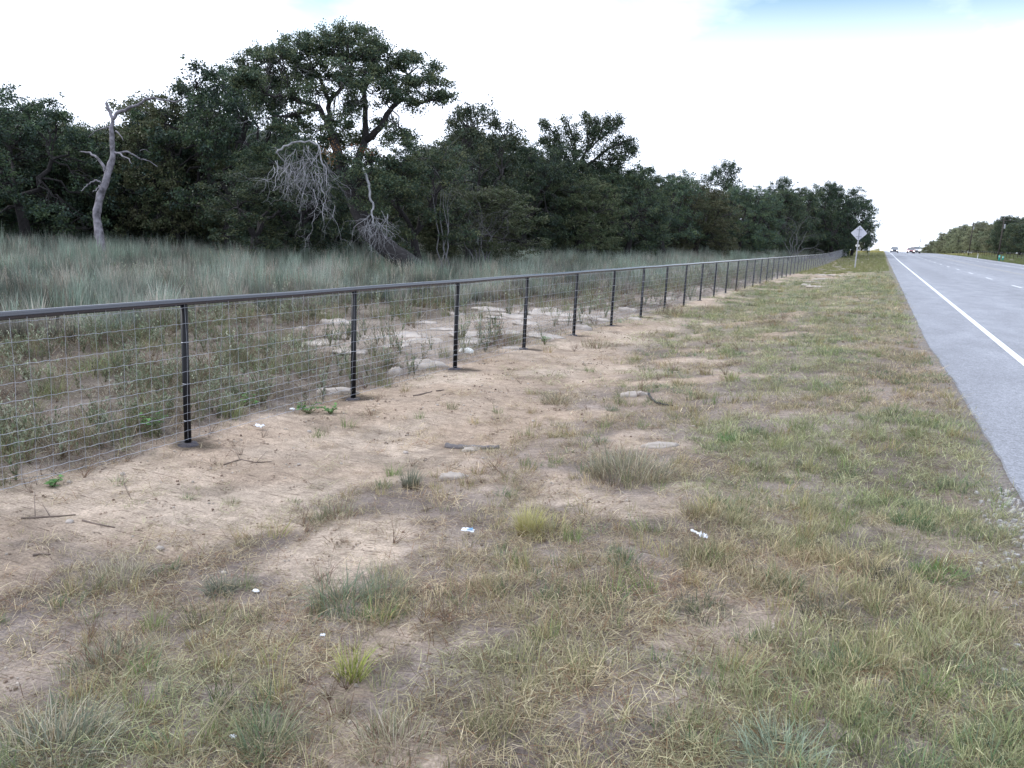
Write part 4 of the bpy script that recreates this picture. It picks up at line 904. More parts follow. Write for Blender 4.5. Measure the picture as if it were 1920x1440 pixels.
for pp in ([(1085, 330), (1060, 300), (1038, 270), (1024, 238), (1017, 226)], [(1060, 300), (1040, 285), (1025, 268), (1016, 262)], [(1085, 320), (1072, 285), (1065, 250), (1058, 222)], [(1072, 285), (1080, 260), (1079, 236)], [(1088, 315), (1100, 280), (1106, 250), (1102, 226), (1096, 214)],
           [(1100, 285), (1122, 258), (1135, 236), (1141, 220)], [(1122, 262), (1142, 245), (1158, 230), (1163, 224)], [(1095, 315), (1128, 290), (1150, 272), (1166, 256)], [(1150, 274), (1172, 268), (1188, 262)], [(1140, 290), (1165, 286), (1186, 284), (1190, 276)], [(1110, 262), (1118, 242), (1117, 224)], [(1050, 290), (1048, 265), (1044, 245)], [(1130, 300), (1155, 298), (1178, 300)]):
    q = path(pp, 5, 1.4); o_ = rng.normal(0, .5); q3 = T(q, np.linspace(.09, .015, len(q)), np.linspace(0, o_, len(q)), 5)-hb
    for j in range(4, len(q3)):
        nc = 15 if j < len(q3)-5 else 9; sp_ = 0.30 if j < len(q3)-6 else 0.17
        leafcloud(leaf, q3[j]+rng.normal(0, 1, (nc, 3))*sp_, 0.15, 12, 0.13, OAK)
        for _ in range(2): wood.tube(curve(q3[j], q3[j]+rng.normal(0, sp_*1.4, 3)+np.array([0, 0, .15]), 3), np.linspace(.012, .004, 3), 3, cap=False)
leaf.build('crown', M['leaf'], ft, attr=True); wood.build('trunk', M['bark'], ft, smooth=True)

# bleached dead snag
D0 = 33.0; rng = np.random.default_rng(5)
hb = D(192, 478); hb[2] = float(tz(hb[0], hb[1])); px2m = D0/FOC
sn = empty('dead_tree', hb); tag(sn, 'leafless bleached dead tree standing alone in the tall grass at left', 'dead tree')
mb = MB(); q = path([(196, 505), (194, 480), (186, 440), (181, 405), (186, 375), (197, 345), (205, 318), (212, 290), (210, 262), (208, 240), (211, 222), (203, 205), (199, 193)], 3, 0.7)
T(q, np.interp(np.linspace(0, 1, len(q)), [0, .12, .35, .6, .8, 1], [.22, .175, .155, .11, .075, .05])*(1+rng.normal(0, .09, len(q))), None, 10, mb)
mb.build('trunk', M['snag'], sn, smooth=True)
for pp, r, off in (([(211, 224), (222, 210), (240, 203), (258, 197), (272, 186), (288, 183), (306, 188), (328, 191), (352, 180)], .075, -0.6), ([(200, 325), (192, 308), (178, 292), (163, 286), (151, 284)], .075, .4), ([(192, 350), (186, 340), (178, 338), (168, 345), (160, 350), (152, 358)], .045, -.5),
                   ([(214, 285), (226, 288), (238, 296), (247, 307)], .05, -.4), ([(222, 287), (238, 284), (250, 290), (264, 299), (280, 302), (296, 313)], .045, .6), ([(262, 296), (266, 304)], .02, .6), ([(217, 246), (224, 252), (232, 264)], .035, -.3), ([(206, 238), (192, 241), (178, 246), (166, 258)], .03, .5),
                   ([(262, 284), (272, 280), (282, 286)], .012, .5), ([(186, 348), (180, 358), (174, 360)], .03, -.4)):
    b = MB(); q = path(pp, 3, 0.9); T(q, np.linspace(r, max(.012, r*.28), len(q)), np.linspace(0, off, len(q)), 7, b); b.build('branch', M['snag'], sn, smooth=True)
# dead sprays on neighbouring oaks as small bare trees of their own
rng = np.random.default_rng(21)
def bare(px, py, depth, tops, label, lvl=3, r=0.028, grav=0.02):
    global D0
    D0 = depth; b = D(px, py); b[2] = float(tz(b[0], b[1])); o = empty('bare_tree', b); tag(o, label, 'dead tree'); mb = MB()
    for (a, c) in tops:
        e = D(a, c, rng.normal(0, .6))-b; s = np.array([0, 0, -0.2]); p = curve(s, e*0.45, 5, .03, .05); mb.tube(p, np.linspace(r*1.6, r, 5), 5, cap=False)
        twigs(mb, p[-1], e-p[-1], np.linalg.norm(e-p[-1]), r*0.8, lvl, grav, 0.28, 6, 1.7)
    mb.build('trunk', M['twig'], o, smooth=True)
bare(905, 478, 39, [(870, 395), (930, 385), (850, 415), (900, 380), (945, 410), (885, 375)], 'grey leafless bush in front of the low yellowish green oak')
bare(1490, 480, 100, [(1455, 430), (1480, 425), (1510, 430), (1530, 440), (1500, 400), (1470, 410)], 'grey leafless thicket near the right end of the wood', r=0.05)
bare(835, 470, 36, [(815, 280), (850, 300), (835, 265), (800, 300)], 'thin grey leafless tree between the tallest oak and the open crowned oak', r=0.022)

# ------------------------------------------------------------------ rocks
def rock(rx, ry, rz, seed, sub=3):
    import bmesh
    bm = bmesh.new(); bmesh.ops.create_icosphere(bm, subdivisions=sub, radius=1)
    r_ = np.random.default_rng(seed); ph = r_.random(8)*6.28; fr = 1.2+2.6*r_.random(8)
    for v in bm.verts:
        x, y, z = v.co; n = 1+0.16*math.sin(fr[0]*x*1.7+ph[0])*math.cos(fr[1]*y*1.7+ph[1]) + 0.12*math.sin(fr[2]*2.5*y+ph[2]+x*2) + 0.06*math.sin(fr[3]*5*x+ph[3])*math.sin(fr[4]*5*y+ph[4]+z*3)
        zz = z*n; zz = math.copysign(abs(zz)**0.7, zz)
        zz = zz*(1+0.15*math.sin(fr[5]*4*x+ph[5])) 
        v.co = (x*n*rx, y*n*ry, zz*rz)
    mb = MB(); mb.add([v.co[:] for v in bm.verts], [[w.index for w in f.verts] for f in bm.faces]); bm.free(); return mb
def put_rock(px, py, wpx, ratio, hgt, label, group=None, name='rock_slab', mat='rock', sub=3, seed=None, sink=0.35):
    c = at(px, py); rx = wpx/2*((c-EYE)@fw)/FOC*1.1; d = np.array([r0[0], r0[1]])
    o = rock(rx, rx*ratio, hgt, seed or int(px*7+py)).build(name, M[mat], smooth=True)
    o.location = (c[0], c[1], c[2]+hgt*(0.5-sink)-hgt*0.15); o.rotation_euler = (random.gauss(0, .05), random.gauss(0, .05), math.atan2(d[1], d[0])+random.gauss(0, .15))
    tag(o, label, 'rock', group); return o
random.seed(3)
put_rock(632, 607, 56, .55, .10, 'pale rounded slab left of the second big gap behind the second post')
put_rock(632, 738, 74, .28, .07, 'narrow sandy coloured slab lying against the second fence post')
put_rock(800, 687, 70, .45, .09, 'long low pale slab behind the mesh left of the third post')
put_rock(742, 702, 24, .6, .10, 'small tan rock tilted in the soil behind the second mesh bay', sub=2)
put_rock(874, 661, 24, .6, .07, 'small bluish white rock just right of the third fence post', mat='marker', sub=2)
put_rock(902, 606, 28, .6, .08, 'small raised slab in the middle of the rock outcrop')
put_rock(1090, 618, 34, .5, .10, 'white rock right of the fifth fence post foot')
put_rock(1175, 585, 36, .5, .12, 'pale slab behind the seventh fence post')
slabs = [(605, 648, 60), (655, 660, 50), (600, 590, 20), (560, 617, 18), (652, 630, 70), (728, 632, 60), (770, 628, 60), (790, 642, 60), (745, 650, 50), (830, 620, 60), (870, 630, 70), (905, 628, 70), (940, 625, 70), (880, 642, 60), (920, 580, 60), (945, 588, 60), (975, 596, 50), (935, 598, 50), (1000, 590, 50), (990, 608, 50), (1030, 582, 50), (1050, 590, 60), (1085, 580, 50), (1060, 604, 50), (1100, 592, 46), (1125, 600, 40), (1020, 635, 60), (960, 652, 50),
         (1005, 625, 40), (1140, 590, 30), (1150, 575, 30), (1230, 570, 30), (1255, 560, 30), (1310, 545, 24), (1340, 540, 22), (860, 590, 40), (800, 605, 40), (1190, 598, 26), (1290, 552, 24), (1390, 530, 18), (1420, 525, 16), (1460, 515, 16)]
for (a, b, w_) in slabs:
    put_rock(a+random.uniform(-6, 6), b+random.uniform(-3, 3), w_*random.uniform(.8, 1.2), random.uniform(.6, 1.1), random.uniform(.03, .06), 'flat pale caliche slab in the outcrop behind the fence', 'pale slabs in the outcrop behind the fence')
for (a, b, w_) in ((1545, 516, 26), (1560, 511, 34), (1578, 508, 30), (1592, 505, 26), (1568, 517, 26), (1552, 507, 20), (1590, 511, 18), (1538, 524, 26), (1522, 530, 22), (1530, 538, 24), (1512, 535, 14), (1582, 502, 22)):
    put_rock(a, b, w_*1.15, random.uniform(.9, 1.8), .07, 'flat pale rock piece in the bare patch left of the diamond sign', 'pale rocks by the diamond sign', sub=3, sink=.5)
put_rock(1238, 838, 62, .35, .035, 'flat sandy slab level with the grass near the middle of the verge', seed=5)
put_rock(850, 897, 46, .45, .045, 'flat sandy stone beside the dark green weed in front of the log')
put_rock(1190, 742, 50, .4, .05, 'low sandy stone by the black curved strip')
put_rock(885, 845, 34, .5, .03, 'small sandy stone under the grey log')
pb_ = [(470, 575), (868, 640), (560, 872), (300, 1030), (130, 980), (700, 770), (820, 760), (1000, 790), (640, 870), (1300, 800), (1390, 830), (990, 720), (1120, 790), (905, 860), (1260, 660), (1460, 700), (420, 1075), (130, 905), (230, 890), (580, 810), (760, 850)]
rng = np.random.default_rng(8)
for (a, b) in pb_:
    c = at(a, b); r = 0.012+0.016*rng.random(); o = rock(r, r*.8, r*.6, int(a), 2).build('pebble', M['rock'], smooth=True); o.location = c+np.array([0, 0, r*.25]); tag(o, 'small pale pebble lying on the sand', 'stone', 'pebbles on the sand')
# gravel at the road edge near the camera
mb = MB()
for k in range(420):
    y = rng.uniform(1.8, 6.0); x = float(RX0(y))-0.02-abs(rng.normal(0, .13)); r = rng.uniform(.006, .018); z = float(tz(x, y)); v = rng.normal(0, 1, (8, 3)); v /= np.linalg.norm(v, axis=1)[:, None]
    v = np.array([(-1,-1,-.6),(1,-1,-.6),(1,1,-.6),(-1,1,-.6),(-.7,-.7,.6),(.7,-.7,.6),(.7,.7,.6),(-.7,.7,.6)])*r*rng.uniform(.6, 1.1, (8, 3)); a = rng.random()*6.28; R_ = np.array([[math.cos(a), -math.sin(a), 0], [math.sin(a), math.cos(a), 0], [0, 0, 1]])
    mb.add(v@R_.T+np.array([x, y, z+r*.35]), [(0,3,2,1),(4,5,6,7),(0,1,5,4),(1,2,6,5),(2,3,7,6),(3,0,4,7)])
tag(mb.build('gravel', M['gravel']), 'loose pale gravel along the pavement edge', 'gravel', kind='stuff')

# ------------------------------------------------------------------ individual clumps
rng = np.random.default_rng(31)
def clump(name, px, py, n, h, r, w, cols, lean, label, cat='grass clump', root=None, tip=None, extra=None):
    n = int(n*1.3); h = h*1.08; r = r*1.15; lean = min(.85, lean*1.15)
    c = at(px, py); mb = MB(); a = rng.random(n)*2*PI; rr = r*np.sqrt(rng.random(n))
    base = np.stack([rr*np.cos(a), rr*np.sin(a), 0*a-0.012], 1)
    blades(mb, base, h*(0.45+0.6*rng.random(n)), w*(0.7+0.6*rng.random(n)), a+rng.normal(0, .6, n), lean*(0.25+rng.random(n)), pick(cols, n), 4, 0.75, tip, root)
    o = mb.build(name, M['clump'], attr=True); o.location = c; tag(o, label, cat); return o
clump('bunch_grass', 990, 1000, 330, .21, .055, .0030, YEL, .42, 'bright yellow green bunch of grass near the middle of the verge', root=(0.22, 0.14, 0.07))
clump('bunch_grass', 1030, 1003, 180, .17, .10, .0030, YEL+OLV, .75, 'loose yellow olive grass spilling right from the yellow bunch', root=(0.22, 0.16, 0.08))
clump('bunch_grass', 658, 1272, 95, .17, .045, .0040, [(0.40, 0.42, 0.12), (0.46, 0.45, 0.16), (0.28, 0.33, 0.09)], .45, 'small bright yellow grass bunch with stiff blades at lower left centre', root=(0.10, 0.12, 0.04))
clump('grass_clump', 415, 1112, 170, .13, .06, .0034, BLU, .6, 'blue grey grass clump beside the small white shell', root=(0.10, 0.11, 0.08))
clump('grass_clump', 640, 1135, 190, .22, .11, .0036, [(0.15, 0.24, 0.14), (0.18, 0.26, 0.17)]+BLU+OLV, .65, 'teal green grass clump left of centre below the litter')
clump('grass_clump', 720, 1120, 150, .19, .10, .0034, BLU+OLV, .5, 'grey green grass clump right beside the teal clump')
clump('grass_clump', 100, 1420, 420, .19, .15, .0034, BLU+BLU+TAN, .65, 'large blue grey grass mound in the bottom left corner')
clump('grass_clump', 210, 1255, 320, .15, .14, .0032, OLV+RED+BLU, .7, 'dark brownish green weed mound at left')
clump('grass_clump', 500, 1400, 200, .15, .08, .0036, GRN+OLV, .5, 'green grass clump at the bottom left of centre')
clump('grass_clump', 770, 915, 130, .20, .05, .0044, BLU, .4, 'upright grey green weed on the sand right of the litter of twigs', root=(0.14, 0.08, 0.05))
clump('grass_clump', 715, 915, 60, .10, .05, .004, GRN+OLV, .6, 'low green sprig left of the upright grey green weed')
clump('grass_clump', 1180, 895, 420, .25, .25, .0042, OLV+BLU+TAN, .45, 'tall grey green grass patch below the flat sandy slab', root=(0.16, 0.11, 0.08))
clump('grass_clump', 1362, 828, 110, .12, .06, .005, [(0.12, 0.24, 0.08), (0.15, 0.27, 0.10)], .6, 'bright green tuft right of the middle of the verge')
clump('grass_clump', 1415, 812, 90, .10, .07, .005, GRN, .6, 'dark green low tuft beside the bright green tuft')
clump('grass_clump', 1150, 770, 60, .10, .06, .005, GRN+BLU, .6, 'small green tuft at the foot of the black curved strip')
clump('grass_clump', 1125, 830, 60, .09, .06, .005, GRN+BLU, .6, 'small blue green tuft in the bare patch below the black strip')
clump('grass_clump', 1710, 985, 200, .10, .09, .0036, [(0.07, 0.13, 0.055), (0.10, 0.17, 0.08)], .7, 'dark green grass tuft near the pavement at right')
clump('grass_clump', 1715, 950, 120, .09, .06, .0036, GRN, .7, 'small green tuft above the dark green tuft at right')
clump('grass_clump', 1760, 1080, 200, .10, .10, .0036, [(0.12, 0.22, 0.07), (0.15, 0.25, 0.09)], .7, 'fresh green grass tuft below the two dark tufts at right')
clump('grass_clump', 1660, 1085, 170, .10, .09, .0030, [(0.06, 0.065, 0.055), (0.12, 0.11, 0.09), (0.16, 0.15, 0.12)], .8, 'blackish dead tuft left of the fresh green tuft')
clump('grass_clump', 1560, 1165, 260, .12, .12, .0032, [(0.07, 0.085, 0.055), (0.14, 0.13, 0.09), (0.20, 0.19, 0.13)], .8, 'large dark tangled tuft at lower right')
clump('grass_clump', 1320, 1150, 240, .09, .12, .0030, [(0.08, 0.11, 0.065), (0.12, 0.14, 0.09), (0.17, 0.16, 0.11)], .8, 'dark green mat of grass left of the large tangled tuft')
clump('grass_clump', 1790, 1245, 180, .12, .09, .0032, RED+[(0.10, 0.10, 0.06)]+OLV, .7, 'dark brown rooted tuft near the bottom right')
clump('grass_clump', 1470, 1432, 280, .14, .10, .0036, [(0.26, 0.33, 0.23), (0.30, 0.36, 0.27), (0.25, 0.27, 0.18)], .75, 'pale mint green grass clump at the bottom edge right of centre')
clump('grass_clump', 740, 1400, 260, .12, .11, .0030, RED+OLV+TAN, .6, 'russet rooted tuft at the bottom edge left of centre')
clump('grass_clump', 635, 968, 200, .13, .10, .0034, OLV+RED, .6, 'olive grass tuft with reddish base at the edge of the sand')
clump('grass_clump', 225, 1085, 230, .12, .12, .0032, TAN+OLV, .6, 'tan and olive grass tuft at the left edge of the sand')
clump('grass_clump', 435, 945, 60, .10, .04, .0032, OLV+TAN, .6, 'small thin tuft alone on the sand')
clump('grass_clump', 1040, 755, 180, .16, .14, .0045, RED+TAN+OLV, .6, 'reddish brown grass tuft at the far edge of the sand')
clump('grass_clump', 1265, 590, 300, .32, .45, .009, TAN+OLV+RED, .6, 'broad straw coloured grass patch beside the seventh fence post')
clump('grass_clump', 1125, 650, 200, .22, .30, .007, RED+OLV+TAN, .6, 'low russet grass patch in front of the sixth fence post')
# tall bare stalks in the foreground
def stalks(px, py, pts, label):
    c = at(px, py); mb = MB()
    for (dx, dy, dz) in pts:
        t = np.linspace(0, 1, 7)[:, None]; e = np.array([dx, dy, dz]); p = t*e + np.array([0, 0, 0.10])*np.sin(PI*t)*abs(dx+dy)
        mb.tube(p, np.linspace(.0018, .0010, 7), 4, col=(0.42, 0.36, 0.25), cap=False); blades(mb, p[-3:], np.full(3, .03), np.full(3, .003), rng.random(3)*6, np.full(3, .3), pick(TAN, 3), 2)
    o = mb.build('dry_stalks', M['clump'], attr=True); o.location = c; tag(o, label, 'dry grass')
stalks(372, 1395, [(.06, .20, .18), (.10, .16, .20), (.02, .17, .22)], 'long bent straw stalks rising above the grass at lower left')
stalks(215, 1310, [(.10, .10, .10), (-.02, .12, .16)], 'arching pale straw stalk by the dark weed mound')
stalks(285, 1265, [(.03, .06, .17), (.05, .02, .14)], 'single upright straw stalk at left')
# broad leaved green plants by the fence
def leafy(px, py, wdt, hgt, n, label, cols=[(0.075, 0.18, 0.05), (0.10, 0.23, 0.06), (0.13, 0.27, 0.08)]):
    c = at(px, py); st_ = MB(); lf = MB()
    for k in range(n):
        a = rng.random()*2*PI; r = wdt*0.5*rng.uniform(.3, 1); e = np.array([math.cos(a)*r, math.sin(a)*r, hgt*rng.uniform(.4, 1)])
        p = curve((0, 0, -.02), e, 5, .12, .05); st_.tube(p, np.linspace(.004, .0015, 5), 4, col=(0.14, 0.16, 0.07), cap=False)
        for j in range(6):
            q = p[rng.integers(2, 5)]; an = rng.random()*6.28; s = rng.uniform(.022, .042); d = np.array([math.cos(an), math.sin(an), rng.uniform(-.2, .35)]); d /= np.linalg.norm(d); w = np.cross(d, (0, 0, 1.0)); w /= np.linalg.norm(w)
            up_ = np.cross(w, d); v = [q, q+d*s*.5+w*s*.42-up_*s*.06, q+d*s*1.1+w*s*.2, q+d*s*1.3-up_*s*.1, q+d*s*1.1-w*s*.2, q+d*s*.5-w*s*.42-up_*s*.06, q+d*s*.6+up_*s*.05]
            lf.add(v, [(0, 1, 6), (1, 2, 6), (2, 3, 6), (3, 4, 6), (4, 5, 6), (5, 0, 6)], np.array(random.choice(cols))*rng.uniform(.8, 1.2))
    o = empty('leafy_plant', c); tag(o, label, 'plant'); st_.build('stem', M['weed'], o, attr=True); lf.build('foliage', M['weed'], o, attr=True)
leafy(282, 812, .34, .20, 15, 'bright green leafy plant just left of the first fence post')
leafy(578, 775, .30, .13, 12, 'flat green leafy plant on the sand before the second post')
leafy(620, 776, .20, .11, 8, 'smaller green leafy plant right of its flat neighbour')
leafy(472, 764, .22, .15, 9, 'green leafy weed behind the mesh between the first and second posts')
leafy(1021, 646, .24, .18, 10, 'green leafy plant between the fourth and fifth posts')
leafy(100, 912, .16, .06, 6, 'tiny green seedling on the sand under the wire at left')
leafy(1440, 527, .9, .45, 14, 'low dark green bush at the foot of the far fence posts', [(0.05, 0.09, 0.035)])

# ------------------------------------------------------------------ litter, sticks, log
def crumple(name, px, py, wx, wy, hz_, mat, label, seed, rz=0, cat='litter'):
    r_ = np.random.default_rng(seed); n = 7; mb = MB(); g = np.linspace(-.5, .5, n); X, Y = np.meshgrid(g, g)
    Z = np.abs(r_.normal(0, 1, (n, n)))*hz_*0.6; X = X*wx*(1+r_.normal(0, .08, (n, n))); Y = Y*wy*(1+r_.normal(0, .12, (n, n)))
    v = np.stack([X.ravel(), Y.ravel(), Z.ravel()], 1); b = v-np.array([0, 0, .003])
    f = [(i*n+j, i*n+j+1, (i+1)*n+j+1, (i+1)*n+j) for i in range(n-1) for j in range(n-1)]
    mb.add(v, f); mb.add(b, [q[::-1] for q in f])
    rim = [i for i in range(n)]+[k*n+n-1 for k in range(1, n)]+[(n-1)*n+i for i in range(n-2, -1, -1)]+[k*n for k in range(n-2, 0, -1)]
    mb.f += [(rim[i]+0, rim[i]+n*n, rim[(i+1) % len(rim)]+n*n, rim[(i+1) % len(rim)]) for i in range(len(rim))]
    o = mb.build(name, M[mat]); c = at(px, py); o.location = c+np.array([0, 0, .035]); o.rotation_euler = (.1, .05, rz); tag(o, label, cat); return o
o = crumple('plastic_wrapper', 877, 1005, .075, .035, .012, 'litter', 'crumpled white and pale blue plastic wrapper on the grass left of the yellow bunch', 1, .3)
s = crumple('printed_panel', 877, 1005, .03, .02, .008, 'blue', '', 2); s.parent = o; s.location = (.012, 0, .010); s.rotation_euler = (0, 0, 0)
for k in ('label', 'category'):
    if k in s: del s[k]
crumple('paper_scrap', 1318, 1018, .045, .032, .018, 'litter', 'crumpled white paper scrap with a twisted tail right of centre', 3, .5)
o = crumple('paper_twist', 1302, 1009, .055, .012, .010, 'litter', 'twisted white paper strip beside the crumpled scrap', 4, -.45)
crumple('paper_scrap', 486, 806, .09, .05, .02, 'litter', 'torn white scrap on the sand between the first and second posts', 5, .2)
crumple('paper_scrap', 437, 1399, .022, .012, .008, 'litter', 'tiny white scrap near the bottom left', 6, .1)
crumple('paper_scrap', 548, 773, .05, .03, .01, 'litter', 'small white scrap beside the flat green leafy plant', 7, .4)
crumple('paper_scrap', 605, 1205, .02, .015, .006, 'litter', 'tiny grey white scrap right of the dry stalks', 12, .4)
c = at(480, 1112); mb = MB(); th = np.linspace(0, PI/2, 6); V = []; F = []
for i, t in enumerate(th):
    for j in range(16): a = j*2*PI/16; V.append((.022*math.cos(t)*math.cos(a), .014*math.cos(t)*math.sin(a)*(1+.08*math.cos(4*a)), .009*math.sin(t)))
for i in range(5):
    for j in range(16): F.append((i*16+j, i*16+(j+1) % 16, (i+1)*16+(j+1) % 16, (i+1)*16+j))
mb.add(V, F); o = mb.build('shell', M['litter'], smooth=True); o.location = c+np.array([0, 0, .012]); tag(o, 'white oval shell on bare soil beside the blue grey clump', 'shell')
def stickobj(name, pix, r, mat, label, cat='stick', forks=(), lift=0.6, n=7):
    P_ = [at(a, b) for a, b in pix]; c = P_[0].copy(); mb = MB()
    pts = np.array([p-c+np.array([0, 0, r*lift]) for p in P_]); t = np.linspace(0, 1, len(pts)); tt = np.linspace(0, 1, len(pts)*3)
    q = np.stack([np.interp(tt, t, pts[:, k]) for k in range(3)], 1) + rng.normal(0, r*.12, (len(tt), 3)); mb.tube(q, np.linspace(r, r*.55, len(q))*(1+rng.normal(0, .06, len(q))), n)
    for fk in forks:
        g = np.array([at(a, b)-c+np.array([0, 0, z]) for a, b, z in fk]); mb.tube(g, np.linspace(r*.5, r*.2, len(g)), 5)
    o = mb.build(name, M[mat], smooth=True); o.location = c; tag(o, label, cat); return o
stickobj('fallen_log', [(838, 839), (860, 841), (885, 841), (910, 842), (935, 841)], .030, 'log', 'dark weathered grey log half sunk in the sand', 'log', lift=.35, n=9)
stickobj('tyre_strip', [(1216, 742), (1221, 752), (1232, 758), (1247, 762), (1262, 763)], .016, 'rubber', 'black curved strip of tyre rubber lying in the bare patch', 'tyre scrap', lift=1.2)
stickobj('stick', [(40, 973), (75, 971), (110, 969), (142, 966)], .007, 'stick', 'long brown stick with a short upright twig on the sand at left', forks=[[(66, 970, 0), (66, 962, .05), (67, 945, .10)], [(95, 970, 0), (80, 955, .04)]])
stickobj('stick', [(155, 977), (180, 983), (215, 990)], .007, 'stick', 'thin brown stick right of the long stick')
stickobj('stick', [(62, 1043), (78, 1040), (95, 1041)], .008, 'stick', 'short dark twig on the sand at the left edge')
stickobj('stick', [(775, 743), (795, 739), (810, 735)], .010, 'stick', 'short stick on the sand right of the second post')
stickobj('stick', [(818, 734), (832, 732)], .010, 'stick', 'very short stick beside the short stick on the sand')
stickobj('stick', [(420, 872), (450, 862), (480, 868), (510, 866)], .006, 'stick', 'fallen branching twig on the sand below the first post', forks=[[(450, 862, 0), (440, 850, .03)], [(480, 868, 0), (500, 855, .04)]])
stickobj('stick', [(1870, 1096), (1895, 1105), (1919, 1112)], .006, 'stick', 'dark twig on the gravel at the right edge', forks=[[(1895, 1105, 0), (1905, 1098, .01)]])
stickobj('stick', [(232, 905), (240, 925), (248, 938)], .003, 'stick', 'slender upright dead stem on the left part of the sand', forks=[[(232, 905, 0), (232, 900, .06)]])
stickobj('loose_wire', [(10, 905), (80, 893), (150, 880), (210, 868), (265, 851)], .0022, 'wire', 'loose strand of wire lying on the sand below the mesh', 'wire', lift=3, n=4)

# ------------------------------------------------------------------ signs
def diamond(name, x, y, zc, half, label, plaque=True):
    g = float(tz(x, y)); o = empty(name, (x, y, g)); tag(o, label, 'road sign')
    def L_(*a): return a
    mb = MB(); n = 6; rad = half*0.10; P_ = []
    for q in range(4):
        a0 = q*PI/2; cx = (half-rad*1.41)*math.cos(a0); cz = (half-rad*1.41)*math.sin(a0)
        for j in range(n): t = a0-PI/4+PI/2*j/(n-1); P_.append((cx+rad*math.cos(t), cz+rad*math.sin(t)))
    m = len(P_); v = [(a, -.0015, b) for a, b in P_]+[(a, .0015, b) for a, b in P_]
    mb.add(np.array(v)+np.array([0, .02, zc-g]), [tuple(range(m)), tuple(range(m, 2*m))[::-1]]+[(i, m+i, m+(i+1) % m, (i+1) % m) for i in range(m)]); mb.build('sign_plate', M['alu'], o)
    mb = MB(); hh = zc-g+half*.82; mb.box((-.035, -.035, -.3), (.035, -.002, zc-g-half*1.02)); mb.box((-.015, -.035, zc-g-half*1.02), (.015, .0185, hh)); mb.box((-.05, -.012, 0), (-.035, -.002, zc-g-half*1.02)); mb.box((.035, -.012, 0), (.05, -.002, zc-g-half*1.02)); mb.build('sign_post', M['galv'], o)
    mb = MB(); mb.box((-.025, -.050, zc-g-half*.80), (.025, -.036, zc-g+half*.78)); mb.build('post_channel', M['signdark'], o)
    for dz in (-.45, .45):
        b = MB(); b.box((-half*.34, -.005, zc-g+half*dz-.02), (half*.34, .0175, zc-g+half*dz+.02)); b.build('brace', M['signdark'], o)
        b = MB(); b.tube([(0, -.065, zc-g+half*dz), (0, -.050, zc-g+half*dz)], .014, 6); b.build('bolt', M['galv'], o)
    if plaque:
        b = MB(); b.box((-.13, .003, zc-g-half*1.75), (.13, .008, zc-g-half*1.45)); b.box((-.16, -.04, zc-g-half*1.66), (-.13, .05, zc-g-half*1.52)); b.box((.13, -.04, zc-g-half*1.66), (.16, .05, zc-g-half*1.52)); b.build('plaque', M['marker'], o)
    return o
sy = 74.0; sp = ray(1603, 500); sxx = sp[0]/sp[1]*sy; c = ray(1608, 437); zc = 1.6 + c[2]/c[1]*sy
diamond('road_sign', sxx, sy, zc, .64, 'grey back of a diamond warning sign on a steel post above the verge')
sy2 = 175.0; s2 = ray(1629, 476); c2 = ray(1629.5, 449); diamond('road_sign', s2[0]/s2[1]*sy2, sy2, 1.6+c2[2]/c2[1]*sy2, .58, 'small far grey backed diamond sign just past the near one', False)

